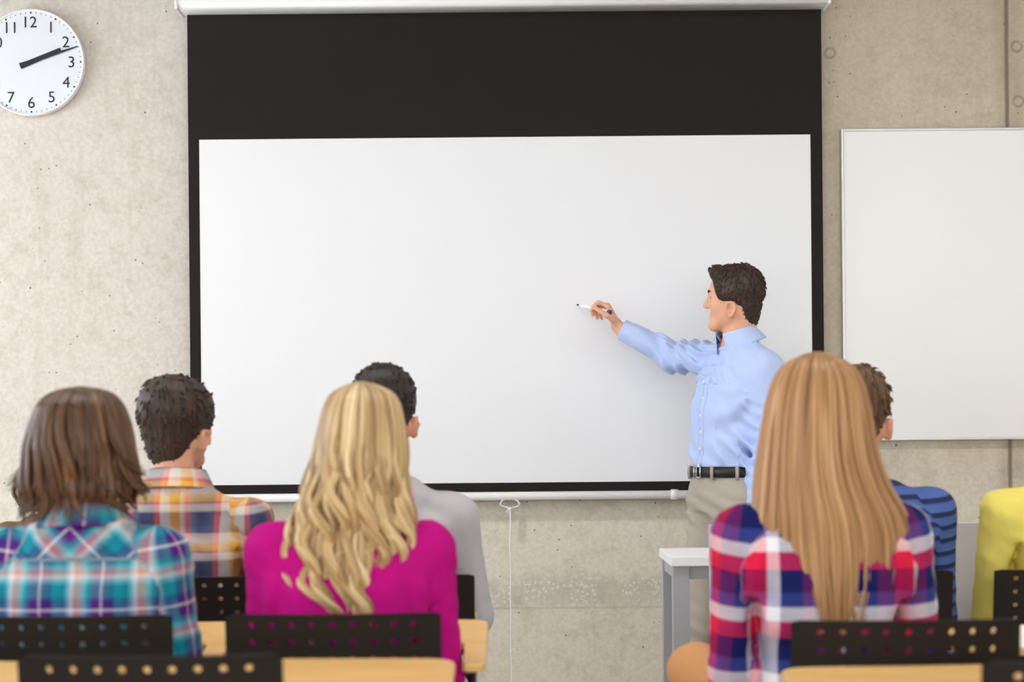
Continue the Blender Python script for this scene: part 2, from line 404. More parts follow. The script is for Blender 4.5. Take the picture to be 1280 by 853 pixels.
def noise3(x, y, z, f, seed=0, n=5):
    r = np.random.RandomState(seed); out = 0
    for i in range(n):
        d = r.normal(size=3); d /= np.linalg.norm(d); ff = f*r.uniform(.6, 1.6)
        out = out + np.sin((x*d[0]+y*d[1]+z*d[2])*ff + r.uniform(0, 6.28))
    return out/n
def field(prims, h, extra=None, pad=.02, clip=None, rng=None):
    los = []; his = []
    for p in prims:
        if p.sub: continue
        a, b = p.aabb(); los.append(a); his.append(b)
    lo = np.min(los, 0)-pad; hi = np.max(his, 0)+pad
    if clip is not None:
        lo = np.maximum(lo, clip[0]); hi = np.minimum(hi, clip[1])
    n = np.maximum(((hi-lo)/h).astype(int)+2, 4)
    ax = [(lo[i]+h*np.arange(n[i])).astype(np.float32) for i in range(3)]
    Fd = np.full(n, .2, np.float32)
    for p in prims:
        a, b = p.aabb(); m = p.k+.03+2*h
        sl = []; ok = True
        for i in range(3):
            i0 = max(0, int((a[i]-m-lo[i])/h)); i1 = min(n[i], int((b[i]+m-lo[i])/h)+2)
            if i1 <= i0: ok = False
            sl.append(slice(i0, i1))
        if not ok: continue
        x = ax[0][sl[0]][:, None, None]; y = ax[1][sl[1]][None, :, None]; z = ax[2][sl[2]][None, None, :]
        d = p(x, y, z); sl = tuple(sl)
        if p.sub: Fd[sl] = -smin(-Fd[sl], d, p.k)
        else: Fd[sl] = smin(Fd[sl], d, p.k)
    if extra is not None:
        Fd = extra(Fd, ax[0][:, None, None], ax[1][None, :, None], ax[2][None, None, :]).astype(np.float32)
    # close at borders
    for i in range(3):
        s0 = [slice(None)]*3; s0[i] = 0; Fd[tuple(s0)] = .05
        s0[i] = -1; Fd[tuple(s0)] = .05
    return Fd, lo, h
def nets(Fd, lo, h):
    ins = Fd < 0; n = Fd.shape
    c = [slice(None, -1), slice(1, None)]
    cnt = np.zeros(tuple(k-1 for k in n), np.int8)
    for i in (0, 1):
        for j in (0, 1):
            for k in (0, 1): cnt += ins[c[i], c[j], c[k]]
    act = (cnt > 0) & (cnt < 8)
    idx = np.argwhere(act); ids = np.full(act.shape, -1, np.int64); ids[act] = np.arange(len(idx))
    I, J, K = idx.T
    P = np.zeros((len(idx), 3)); C = np.zeros(len(idx))
    for axis in range(3):
        o1, o2 = [q for q in range(3) if q != axis]
        for a in (0, 1):
            for b in (0, 1):
                off = np.zeros(3, int); off[o1] = a; off[o2] = b
                off2 = off.copy(); off2[axis] = 1
                f0 = Fd[I+off[0], J+off[1], K+off[2]]; f1 = Fd[I+off2[0], J+off2[1], K+off2[2]]
                m = (f0 < 0) != (f1 < 0)
                t = np.where(m, f0/(f0-f1+1e-20), 0)
                q = np.tile(off.astype(float), (len(idx), 1)); q[:, axis] = t
                P += q*m[:, None]; C += m
    V = (idx + P/C[:, None])*h + lo
    faces = []
    for axis in range(3):
        a1, a2 = (axis+1) % 3, (axis+2) % 3
        s0 = [slice(None)]*3; s1 = [slice(None)]*3
        s0[axis] = slice(None, -1); s1[axis] = slice(1, None)
        A = ins[tuple(s0)]; B = ins[tuple(s1)]
        e = np.argwhere(A != B)
        e = e[(e[:, a1] > 0) & (e[:, a2] > 0) & (e[:, a1] < n[a1]-1) & (e[:, a2] < n[a2]-1)]
        fl = A[e[:, 0], e[:, 1], e[:, 2]]
        qs = []
        for d1, d2 in ((-1, -1), (0, -1), (0, 0), (-1, 0)):
            g = e.copy(); g[:, a1] += d1; g[:, a2] += d2
            qs.append(ids[g[:, 0], g[:, 1], g[:, 2]])
        q = np.stack(qs, 1); q = np.where(fl[:, None], q, q[:, ::-1]); faces.append(q)
    return V, np.concatenate(faces)
def sdf_obj(name, prims, h, mat, parent=None, origin=(0, 0, 0), extra=None, pcf=None, clip=None, relax=1):
    V, Q = nets(*field(prims, h, extra, clip=clip))
    ok = (Q >= 0).all(1); Q = Q[ok]
    for _ in range(relax):       # gentle Laplacian relax
        acc = np.zeros_like(V); cn = np.zeros(len(V))
        for a, b in ((0, 1), (1, 2), (2, 3), (3, 0)):
            np.add.at(acc, Q[:, a], V[Q[:, b]]); np.add.at(acc, Q[:, b], V[Q[:, a]])
            np.add.at(cn, Q[:, a], 1); np.add.at(cn, Q[:, b], 1)
        m = cn > 0; V[m] = V[m]*.5 + acc[m]/cn[m][:, None]*.5
    me = bpy.data.meshes.new(name); me.vertices.add(len(V)); me.loops.add(Q.size); me.polygons.add(len(Q))
    me.vertices.foreach_set('co', (V-np.array(origin)).astype(np.float32).ravel())
    me.loops.foreach_set('vertex_index', Q.astype(np.int32).ravel())
    me.polygons.foreach_set('loop_start', np.arange(0, Q.size, 4, dtype=np.int32))
    me.polygons.foreach_set('loop_total', np.full(len(Q), 4, np.int32))
    me.update(calc_edges=True); me.validate()
    if pcf is not None:
        vv = np.empty(len(me.vertices)*3, np.float32); me.vertices.foreach_get('co', vv); vv = vv.reshape(-1, 3)+np.array(origin)
        a = me.attributes.new('pc', 'FLOAT_VECTOR', 'POINT'); a.data.foreach_set('vector', pcf(vv).astype(np.float32).ravel())
    return link_mesh(name, me, mat, parent, True)

# ---- head, in a local frame: x right, y forward, z up; origin at the cranium's centre
def head_prims(c, R, s=1.0, ys=1.0):
    c = np.array(c, float)
    def L(p): return c + R @ (np.array([p[0], p[1]*ys, p[2]], float)*s)
    def E(p, r, **k): return Ell(L(p), np.array([r[0], r[1]*ys, r[2]])*s, R, **k)
    P = [E((0, -.008, .018), (.075, .094, .085), k=.02), E((0, .035, .018), (.060, .055, .068), k=.03),
         E((0, .040, -.03), (.055, .050, .062), k=.03)]
    for sg in (-1, 1):
        P += [Cone(L((sg*.047, .0, -.055)), L((sg*.012, .070, -.098)), .022*s, .017*s, .03),
              E((sg*.034, .060, -.03), (.024, .022, .022), k=.02),
              Cone(L((sg*.014, .085, .020)), L((sg*.044, .066, .018)), .008*s, .007*s, .012),
              Ell(L((sg*.031, .098, .001)), .015*s, R, k=.012, sub=True),
              E((sg*.010, .102, -.031), (.007, .009, .006), k=.006),
              E((sg*.077, .004, -.050), (.010, .018, .031), k=.006),
              E((sg*.080, -.008, -.040), (.006, .009, .019), k=.006),
              Ell(L((sg*.089, .007, -.047)), np.array((.013, .0105, .018))*s, R, k=.004, sub=True)]
        arc = [(.020, -.060), (.023, -.040), (.014, -.024), (-.001, -.022), (-.012, -.034), (-.012, -.054), (-.002, -.072)]
        for (y0, z0), (y1, z1) in zip(arc[:-1], arc[1:]):
            P.append(Cone(L((sg*.087, y0, z0)), L((sg*.087, y1, z1)), .0042*s, .0042*s, .004))
    P += [E((0, .078, -.104), (.022, .017, .016), k=.02),
          Cone(L((0, .088, .012)), L((0, .110, -.025)), .007*s, .0105*s, .010),
          Cone(L((-.017, .088, -.060)), L((.017, .088, -.060)), .007*s, .007*s, .006),
          Cone(L((-.013, .087, -.073)), L((.013, .087, -.073)), .008*s, .008*s, .006)]
    return P, L
def poly_sd(py, pz, poly):
    """signed distance (neg inside) of 2-D points to polygon"""
    d = np.full(np.broadcast(py, pz).shape, 1e9); ins = np.zeros(d.shape, bool); n = len(poly)
    for i in range(n):
        ax_, az = poly[i]; bx, bz = poly[(i+1) % n]; ex, ez = bx-ax_, bz-az
        wx, wz = py-ax_, pz-az; t = np.clip((wx*ex+wz*ez)/(ex*ex+ez*ez), 0, 1)
        d = np.minimum(d, (wx-ex*t)**2+(wz-ez*t)**2)
        ins ^= ((az > pz) != (bz > pz)) & (py < (bx-ax_)*(pz-az)/(bz-az+1e-12)+ax_)
    d = np.sqrt(d); return np.where(ins, -d, d)
HAIRLINE = [(.14, .22), (.10, .098), (.076, .060), (.063, .015), (.051, -.047), (.034, -.045), (.024, -.018), (-.010, -.020), (-.018, -.06), (-.032, -.092), (-.06, -.120), (-.25, -.120), (-.25, .22)]
def short_hair(parent, origin, c, R, mat, s=1.0, ys=1.0, h=.005, bulk=.0, quiff=0, tufts=500, seed=1, poly=HAIRLINE, tl=.02, messy=.3, side=.0):
    c = np.array(c, float)
    def L(p): return c + R @ (np.array([p[0], p[1]*ys, p[2]], float)*s)
    def E(p, r, **k): return Ell(L(p), np.array([r[0], r[1]*ys, r[2]])*s, R, **k)
    P = [E((0, -.008, .018), (.082+bulk+side, .101+bulk, .091+bulk), k=.02), E((0, -.03, .045), (.072+bulk+side, .078+bulk, .072+bulk), k=.03),
         E((0, .035, .04), (.066+bulk, .058+bulk*.3, .062+bulk), k=.03),
         E((0, -.055, -.055), (.056+side, .039, .064), k=.03)]
    if quiff: P += [Cone(L((-.03, .068, .091)), L((.03, .070, .093)), .026*s, .025*s, .02), Cone(L((0, .05, .085)), L((0, -.03, .09)), .025*s, .024*s, .03)]
    def ex(Fd, x, y, z):
        dx, dy, dz = x-c[0], y-c[1], z-c[2]
        ly = (dx*R[0, 1]+dy*R[1, 1]+dz*R[2, 1])/ys/s; lz = (dx*R[0, 2]+dy*R[1, 2]+dz*R[2, 2])/s
        Fd = Fd + (.0007+.003*messy)*noise3(x, y, z*.5, 260, seed) + .003*messy*noise3(x, y, z, 90, seed+5)
        pd = poly_sd(ly, lz, poly)*s + .002*noise3(x, y, z, 300, seed+2)
        return -smin(-Fd, -pd, .008)
    def pcf(v):
        q = (v-c) @ R / s; return np.stack([np.arctan2(q[:, 0], -q[:, 1])*.35, q[:, 2]*6, q[:, 1]*0], 1)
    o = sdf_obj('hair', P, h, mat, parent, origin, ex, pcf, relax=0)
    # tufts
    rn = random.Random(seed); me = o.data; mb = MB()
    nv = len(me.vertices)
    cc = np.array(c)
    for _ in range(tufts):
        v = me.vertices[rn.randrange(nv)]; nrm = np.array(v.normal); p = np.array(v.co)+np.array(origin)
        q = (p-cc) @ R / s
        if np.dot(nrm, p-cc) < 0 or poly_sd(np.array([q[1]/ys]), np.array([q[2]]), poly)[0] > -.004: continue
        # flow: from crown outward, front swept up/back
        fl = np.array([q[0]*1.2, (q[1]+.03)*1.0, -.06+(.05 if q[2] > .07 else 0)]) if q[1] < .03 else np.array([q[0]*.3, .05+.05*quiff, .03+.06*quiff])
        fl = R @ fl; fl /= np.linalg.norm(fl)+1e-9
        fl = fl - nrm*np.dot(fl, nrm); fl /= np.linalg.norm(fl)+1e-9
        jit = np.array([rn.uniform(-1, 1) for _ in range(3)])*messy
        d = fl+jit*.8; Ln = tl*rn.uniform(.6, 1.3)*(1.0 if q[2] > .0 else .6)
        a = p-nrm*.003; b = p+d*Ln*.5+nrm*Ln*.20; e = p+d*Ln+nrm*Ln*(.15+.35*messy)
        mb.tube([a-np.array(origin), b-np.array(origin), e-np.array(origin)], [.0035, .003, .0006], 4, pc=(rn.uniform(0, 3), q[2]*6, .1, rn.uniform(0, 1)))
    if mb.v:
        mb.build('hair_tufts', mat, o, smooth=True)
    return o
def hand_prims(w, f, n, side, curls, s=1.0, thumb=None, k=.006):
    """w wrist; f towards knuckles; n palm normal; side = towards the thumb"""
    w, f, n, side = [np.array(q, float) for q in (w, f, n, side)]
    f /= np.linalg.norm(f); n -= f*(n@f); n /= np.linalg.norm(n); side -= f*(side@f)+n*(side@n); side /= np.linalg.norm(side)
    P = []; tips = []
    spec = [(.028, .088, (.042, .025, .021), .0088), (.009, .093, (.046, .029, .022), .009), (-.011, .089, (.042, .027, .021), .0085), (-.029, .080, (.033, .020, .018), .0075)]
    for (sx, ln, segs, r), cv in zip(spec, curls):
        kn = w + f*ln*s + side*sx*s
        P.append(Cone(w+f*.012*s+side*sx*.55*s, kn, .0145*s, .0115*s, .014))
        p = kn; ang = 0
        for q, (sg, cu) in enumerate(zip(segs, cv)):
            ang += math.radians(cu); d = f*math.cos(ang)+n*math.sin(ang)
            e = p + d*sg*s; P.append(Cone(p, e, r*s*(1.12-.1*q), r*s*(1.02-.1*q), k if q else .008)); p = e
        tips.append(p)
    if thumb is None:
        b = w+f*.025*s+side*.026*s; m = b+(f*.6+side*.7+n*.25)*.036*s; e = m+(f*.85+side*.2+n*.3)*.030*s; g = e+(f*.95+n*.3)*.022*s
    else: b, m, e, g = [np.array(q) for q in thumb]
    P += [Cone(w+f*.012*s+side*.012*s, b, .016*s, .014*s, .012), Cone(b, m, .0145*s, .0115*s, .008), Cone(m, e, .0115*s, .010*s, .005), Cone(e, g, .010*s, .0082*s, .005)]
    return P, tips
def eyes(parent, origin, L, s, brow='hair_dark'):
    for sg in (-1, 1):
        p = L((sg*.031, .0722, .001)) - np.array(origin)
        me = bpy.data.meshes.new('eye'); bm = bmesh.new(); bmesh.ops.create_uvsphere(bm, u_segments=16, v_segments=10, radius=.0125*s, matrix=Matrix.Translation(p)); bm.to_mesh(me); bm.free()
        e = link_mesh('eye', me, 'eye_white', parent)
        q = L((sg*.031, .0812, .001)) - np.array(origin)
        me = bpy.data.meshes.new('iris'); bm = bmesh.new(); bmesh.ops.create_uvsphere(bm, u_segments=12, v_segments=8, radius=.0058*s, matrix=Matrix.Translation(q)); bm.to_mesh(me); bm.free()
        link_mesh('iris', me, 'iris', e)
        MB().tube([L((sg*.013, .096, .020))-np.array(origin), L((sg*.030, .094, .026))-np.array(origin), L((sg*.047, .076, .021))-np.array(origin)], [.0032, .0042, .0018], 6).build('eyebrow', brow, parent, smooth=True)
def collar(parent, origin, c, R, r, mat, h=.036, drop=.045, spread=.055, inner=None, ry=.95, openang=24, lean=.012):
    """folded shirt collar round the neck; frame R, base centre c; opening to local +y"""
    n = 40; v = []; f = []
    c = np.array(c)-np.array(origin)
    ring = []
    for i in range(n+1):
        a = math.radians(-180+openang) + math.radians(360-2*openang)*i/n      # 0 = back
        fr = (abs(a)/math.pi)**3
        dx, dy = math.sin(a), -math.cos(a)
        rows = [(r*.98, 0.0-.010*fr), (r*.99, h*(1-.35*fr)), (r*1.05, h*(1-.35*fr)+.004), (r*1.20, h*.45*(1-.5*fr)-.01*fr), (r*1.42+.014*fr, -drop*.35-spread*.55*fr)]
        for rr, z in rows:
            p = np.array([dx*rr, dy*rr*ry+lean*z/h, z]); v.append(tuple(c+R@p))
    m = 5
    for i in range(n):
        for j in range(m-1):
            f.append((i*m+j, (i+1)*m+j, (i+1)*m+j+1, i*m+j+1))
    me = bpy.data.meshes.new('collar'); me.from_pydata(v, [], f); me.update()
    at = me.attributes.new('pc', 'FLOAT_VECTOR', 'POINT')
    pc = []
    for i in range(n+1):
        for j in range(m): pc.append((i*.4/n, j*.018, 0))
    at.data.foreach_set('vector', np.array(pc, np.float32).ravel())
    o = link_mesh('collar', me, mat, parent)
    sm = o.modifiers.new('solid', 'SOLIDIFY'); sm.thickness = .0035; sm.offset = 0
    sb = o.modifiers.new('sub', 'SUBSURF'); sb.levels = 1; sb.render_levels = 1
    if inner:
        v = []; f = []
        for i in range(n+1):
            a = math.radians(-180+openang) + math.radians(360-2*openang)*i/n
            fr = (abs(a)/math.pi)**3
            dx, dy = math.sin(a), -math.cos(a)
            for rr, z in ((r*.94, -.008), (r*.945, h*(1-.35*fr)+.001)):
                v.append(tuple(c+R@np.array([dx*rr, dy*rr*ry+lean*z/h, z])))
        for i in range(n): f.append((2*i, 2*i+2, 2*i+3, 2*i+1))
        me = bpy.data.meshes.new('collar_lining'); me.from_pydata(v, [], f); me.update()
        q = link_mesh('collar_lining', me, inner, o); q.parent = o
        sm = q.modifiers.new('solid', 'SOLIDIFY'); sm.thickness = .002
    return o

# ------------------------------------------------------------------ the room
def struct(name, mb, mat, bevel=0, smooth=False):
    return tag(mb.build(name, mat, None, smooth, bevel), kind='structure')
struct('wall_front', MB().box((XL-.2, YF, 0), (XR+.2, YF+.2, HT)), 'concrete')
struct('wall_right', MB().box((XR, YB, 0), (XR+.2, YF, HT)), 'plaster')
struct('floor', MB().box((XL-.2, YB-.2, -.1), (XR+.2, YF+.2, 0)), 'floor')
struct('ceiling', MB().box((XL-.2, YB-.2, HT), (XR+.2, YF+.2, HT+.1)), 'ceiling')
wins = [(-.7, 1.1), (2.1, 3.9), (4.45, 6.25)]
mb = MB(); mb.box((XL-.2, YB, 0), (XL, YF, 1.0)); mb.box((XL-.2, YB, 2.8), (XL, YF, HT))
e0 = YB
for a, b in wins: mb.box((XL-.2, e0, 1.0), (XL, a, 2.8)); e0 = b
mb.box((XL-.2, e0, 1.0), (XL, YF, 2.8)); struct('wall_left', mb, 'plaster')
for i, (a, b) in enumerate(wins):
    mb = MB()
    for z in (1.0, 2.75): mb.box((XL-.12, a, z), (XL-.06, b, z+.05))
    for y in (a, (a+b)/2-.025, b-.05): mb.box((XL-.12, y, 1.0), (XL-.06, y+.05, 2.8))
    struct('window_%d' % (i+1), mb, 'white_metal')
bw = [(-2.8, -1.0), (-.6, 1.2), (1.6, 3.4)]  # unseen back windows, added to let the frontal fill in
mb = MB(); mb.box((XL-.2, YB-.2, 0), (XR+.2, YB, 1.0)); mb.box((XL-.2, YB-.2, 2.8), (XR+.2, YB, HT)); e0 = XL-.2
for a, b in bw: mb.box((e0, YB-.2, 1.0), (a, YB, 2.8)); e0 = b
mb.box((e0, YB-.2, 1.0), (XR+.2, YB, 2.8)); struct('wall_back', mb, 'plaster')
for i, (a, b) in enumerate(bw):
    mb = MB()
    for z in (1.0, 2.75): mb.box((a, YB-.12, z), (b, YB-.06, z+.05))
    for x in (a, (a+b)/2-.025, b-.05): mb.box((x, YB-.12, 1.0), (x+.05, YB-.06, 2.8))
    struct('window_%d' % (i+4), mb, 'white_metal')  # frames of the added back windows
struct('baseboard_front', MB().box((XL, YF-.015, 0), (XR, YF, .09)), 'alu', .002)

for i, (x, y) in enumerate([(-2.45, 4.4), (-1.1, 4.4), (.25, 4.4), (1.6, 4.4), (2.95, 4.4), (-1.6, 1.6), (.7, 1.6), (3.0, 1.6)]):
    r = empty('ceiling_lamp', (x, y, HT-.05), 'white rectangular ceiling lamp over the classroom, outside the photo', 'lamp', 'ceiling lamps')
    mb = MB()
    for lo, hi in (((-.62, -.17, -.012), (.62, -.15, .05)), ((-.62, .15, -.012), (.62, .17, .05)), ((-.62, -.15, -.012), (-.60, .15, .05)), ((.60, -.15, -.012), (.62, .15, .05))): mb.box(lo, hi)
    mb.build('frame', 'white_metal', r); MB().box((-.60, -.15, 0), (.60, .15, .02)).build('diffuser', 'lamp', r)

# ------------------------------------------------------------------ projection screen
SY = 6.60
def quad_slab(c4, y0, t, name, mat, parent, bevel=0):
    """c4: four wall points (x,z)"""
    mb = MB(); mb.v = [(x, y0, z) for x, z in c4]+[(x, y0+t, z) for x, z in c4]
    mb.f = [(0, 1, 2, 3), (7, 6, 5, 4)]+[((i+1) % 4, i, 4+i, 4+(i+1) % 4) for i in range(4)]
    return mb.build(name, mat, parent, False, bevel)
scr = empty('projection_screen', (0, YF, 0), 'large pull-down projection screen with white field and black border on the front wall', 'projection screen')
def X(u, v, Y): return W(u, v, Y)[0]
def Z(u, v, Y): return W(u, v, Y)[2]
xl, xr = (X(234, 13, SY)+X(237.5, 465, SY))/2, (X(1026, 13, SY)+X(1030.5, 440, SY))/2
wl, wr = X(250, 300, SY), X(1014, 300, SY)
zt = Z(640, 8, SY); wt_, wb_ = Z(630, 171.5, SY), Z(650, 603.5, SY); zb = Z(650, 619.5, SY)
def to_p(mb): mb.v = [(a, b-YF, c) for a, b, c in mb.v]; return mb
mb = MB()
mb.box((xl, SY, wt_), (xr, SY+.004, zt)); mb.box((xl, SY, zb), (xr, SY+.004, wb_)); mb.box((xl, SY, wb_), (wl, SY+.004, wt_)); mb.box((wr, SY, wb_), (xr, SY+.004, wt_))
to_p(mb).build('black_border', 'screen_black', scr)
to_p(MB().box((wl, SY+.0005, wb_), (wr, SY+.004, wt_))).build('white_field', 'screen_white', scr)
# casing
CY = 6.50
cl, cr, cz = X(218, 10, CY), X(1039.5, 10, CY), Z(640, 13, CY)+.018
prof = round_poly([(0, 0), (0, .13), (.13, .13), (.13, 0)], [.02, .03, .0, .0])
mb = MB(); n = len(prof)
for x in (cl+.012, cr-.012):
    for py, pz in prof: mb.v.append((x, CY+py, cz+pz))
for i in range(n): mb.f.append((i, (i+1) % n, n+(i+1) % n, n+i))
mb.f += [tuple(range(n)), tuple(n+i for i in range(n))]
to_p(mb).build('casing', 'white_metal', scr, True)
for xa, xb in ((cl, cl+.013), (cr-.013, cr)):
    to_p(MB().box((xa, CY-.003, cz-.003), (xb, CY+.135, cz+.135))).build('end_cap', 'white_metal', scr, bevel=.004)
z0 = zb-.002
to_p(MB().tube([(xl-.012, SY, z0), (xr+.012, SY, z0)], .0155, 20)).build('bottom_tube', 'white_metal', scr, True)
cx_ = X(843, 619, SY)
to_p(MB().tube([(cx_-.014, SY, z0), (cx_+.014, SY, z0)], .0195, 20)).build('tube_clip', 'white_metal', scr, True)
# pull handle
hy = SY-.016; hc = W(637, 626, hy); hx, hz = hc[0], z0-.014
pts = [(hx-.012, hy+.012, hz+.004), (hx-.030, hy+.006, hz-.004), (hx-.036, hy, hz-.016), (hx-.030, hy, hz-.022), (hx-.006, hy, hz-.030), (hx+.004, hy, hz-.031), (hx+.030, hy, hz-.024), (hx+.037, hy, hz-.016), (hx+.030, hy+.006, hz-.004), (hx+.012, hy+.012, hz+.004)]
to_p(MB().tube(pts, .0025, 8)).build('pull_handle', 'white_metal', scr, True)
mb = MB(); kx, kz = hx+.001, hz-.034
mb.tube([(kx+.0015*math.sin(i*1.7), hy, kz-i*.05) for i in range(17)], .0024, 6)
for dx, dz in ((-.016, -.012), (-.010, -.016), (.005, -.01)): mb.tube([(kx, hy, kz+.003), (kx+dx*.6, hy, kz+dz*.3), (kx+dx, hy, kz+dz)], .002, 6)
kk = kz-.53; mb.tube([(kx, hy, kk), (kx+.008, hy-.002, kk+.006), (kx+.014, hy, kk+.012)], .0022, 6)
mb.v += []; mb.tube([(kx-.004, hy, kz+.004), (kx+.004, hy, kz-.006)], .006, 8)
o = mb.build('pull_cord', 'cord', None, True, loc=(kx, hy, kz))
tag(o, 'thin white knotted pull cord hanging from the handle under the projection screen', 'cord')

# ------------------------------------------------------------------ whiteboard
BY = YF-.03; bx0 = X(1053, 350, BY); bx1 = bx0+1.55; bz1 = Z(1160, 160, BY); bz0 = Z(1160, 550.5, BY)
wb = empty('whiteboard', (bx0, YF, bz0), 'blank whiteboard with thin aluminium frame, right of the projection screen', 'whiteboard')
def loc(mb, o): mb.v = [(a-o.location[0], b-o.location[1], c-o.location[2]) for a, b, c in mb.v]; return mb
loc(MB().box((bx0+.01, BY+.004, bz0+.01), (bx1-.01, YF-.002, bz1-.01)), wb).build('board_surface', 'board', wb)
mb = MB(); fw = .011
mb.box((bx0, BY, bz0), (bx0+fw, YF, bz1)); mb.box((bx1-fw, BY, bz0), (bx1, YF, bz1)); mb.box((bx0+fw, BY, bz1-fw), (bx1-fw, YF, bz1)); mb.box((bx0+fw, BY-.006, bz0), (bx1-fw, YF, bz0+fw))
loc(mb, wb).build('frame', 'alu', wb, bevel=.002)
mb = MB()
for xx in (bx0+.075,): mb.disc_y((xx, BY-.003, bz1-.006), .004, .004, 12)
loc(mb, wb).build('screw', 'steel', wb)

# ------------------------------------------------------------------ clock
ck = W(39, 78, YF-.03); CR = 66.5/330.5
clk = empty('wall_clock', (ck[0], YF, ck[2]), 'round white wall clock with black numerals and hands showing ten past two', 'clock')
mb = MB(); seg = 72
pr = [(CR-.006, -.005), (CR-.007, -.035), (CR-.003, -.040), (CR, -.036), (CR+.001, -.012), (CR-.004, 0)]
for k in range(seg):
    a = 2*math.pi*k/seg
    for r_, y_ in pr: mb.v.append((r_*math.cos(a), y_, r_*math.sin(a)))
for k in range(seg):
    for j in range(len(pr)):
        a, b = k*len(pr), ((k+1) % seg)*len(pr); j2 = (j+1) % len(pr)
        mb.f.append((a+j, b+j, b+j2, a+j2))
mb.build('rim', 'white_metal', clk, True)
MB().disc_y((0, -.031, 0), CR-.006, .027, 72).build('face', 'clock_face', clk)
for k in range(60):
    a = math.radians(k*6); big = k % 5 == 0
    r0, r1 = (.184, .190) if big else (.1845, .1895); hw = .0032 if big else .0011
    c_, s_2 = math.sin(a), math.cos(a)
    mb = MB(); q = [(r0, -hw), (r1, -hw), (r1, hw), (r0, hw)]
    P4 = [(rr*c_+t_*s_2, rr*s_2-t_*c_) for rr, t_ in q]
    mb.v = [(x, -.0322, z) for x, z in P4]+[(x, -.0305, z) for x, z in P4]
    mb.f = [(0, 1, 2, 3), (7, 6, 5, 4)]+[((i+1) % 4, i, 4+i, 4+(i+1) % 4) for i in range(4)]
    mb.build('hour_dot' if big else 'minute_mark', 'ink', clk)
dg = bpy.context.evaluated_depsgraph_get
for k in range(1, 13):
    cu = bpy.data.curves.new('num', 'FONT'); cu.body = str(k); cu.size = .060; cu.align_x = 'CENTER'; cu.align_y = 'CENTER'; cu.extrude = .0006; cu.offset = 0; cu.resolution_u = 4
    to = bpy.data.objects.new('num', cu); COL.objects.link(to); bpy.context.view_layer.update()
    me = bpy.data.meshes.new_from_object(to.evaluated_get(dg())); bpy.data.objects.remove(to)
    me.name = 'numeral'; a = math.radians(30*k); rr = .152
    vs = [v.co.copy() for v in me.vertices]
    cxx = (min(v.x for v in vs)+max(v.x for v in vs))/2; cyy = (min(v.y for v in vs)+max(v.y for v in vs))/2
    for v in me.vertices: v.co = Vector((v.co.x-cxx+rr*math.sin(a), -.0318+v.co.z, v.co.y-cyy+rr*math.cos(a)))
    me.materials.clear(); link_mesh('numeral', me, 'ink', clk, False)
def clock_hand(name, deg, tail, ln, w0, w1, y):
    a = math.radians(deg); d = (math.sin(a), math.cos(a)); n_ = (d[1], -d[0])
    q = [(-tail, -w0), (ln, -w1), (ln, w1), (-tail, w0)]
    P4 = [(r*d[0]+t*n_[0], r*d[1]+t*n_[1]) for r, t in q]
    mb = MB(); mb.v = [(x, y, z) for x, z in P4]+[(x, y+.0015, z) for x, z in P4]
    mb.f = [(0, 1, 2, 3), (7, 6, 5, 4)]+[((i+1) % 4, i, 4+i, 4+(i+1) % 4) for i in range(4)]
    mb.build(name, 'ink', clk)
clock_hand('hour_hand', 67.5, .043, .122, .0105, .0075, -.036)
clock_hand('minute_hand', 72, .043, .186, .0095, .0018, -.0385)
MB().disc_y((0, -.0405, 0), .005, .008, 16).build('centre_pin', 'ink', clk)

# ------------------------------------------------------------------ small white table, grey lectern desk
tz = .797; ty0, ty1 = 5.30, 5.74
tx0 = X(839, 699, ty0)-.0; tx1 = tx0+.95
tb = empty('side_table', ((tx0+tx1)/2, (ty0+ty1)/2, 0), 'small white-topped table with square grey legs in front of the teacher', 'table')
o = loc(MB().box((tx0, ty0, tz-.028), (tx1, ty1, tz)), tb).build('tabletop', 'tabletop', tb, bevel=.002)
for xx, yy in ((tx0+.006, ty0+.012), (tx0+.006, ty1-.062), (tx1-.056, ty0+.012), (tx1-.056, ty1-.062)):
    loc(MB().box((xx, yy, 0), (xx+.05, yy+.05, tz-.028)), tb).build('leg', 'tableleg', tb, bevel=.002)
mb = MB()
for yy in (ty0+.02, ty1-.045): mb.box((tx0+.056, yy, tz-.068), (tx1-.056, yy+.025, tz-.028))
for xx in (tx0+.012, tx1-.05): mb.box((xx, ty0+.062, tz-.068), (xx+.03, ty1-.062, tz-.028))
loc(mb, tb).build('apron', 'tableleg', tb)
ly = 5.09; lx0 = X(887, 700, ly); lx1 = lx0+1.15; lz = Z(1000, 655.5, ly)
lc = empty('lectern_desk', ((lx0+lx1)/2, ly+.2, 0), 'tall pale grey panelled desk behind the long-haired student', 'desk')
loc(MB().box((lx0, ly, .14), (lx1, ly+.02, lz)), lc).build('front_panel', 'desk_grey', lc, bevel=.002)
for xx in (lx0+.16, lx1-.18): loc(MB().box((xx, ly+.02, 0), (xx+.02, ly+.19, lz-.05)), lc).build('side_panel', 'desk_grey', lc, bevel=.002)
loc(MB().box((lx0+.12, ly+.02, lz-.05), (lx1-.12, ly+.19, lz-.025)), lc).build('worktop', 'tabletop', lc, bevel=.002)

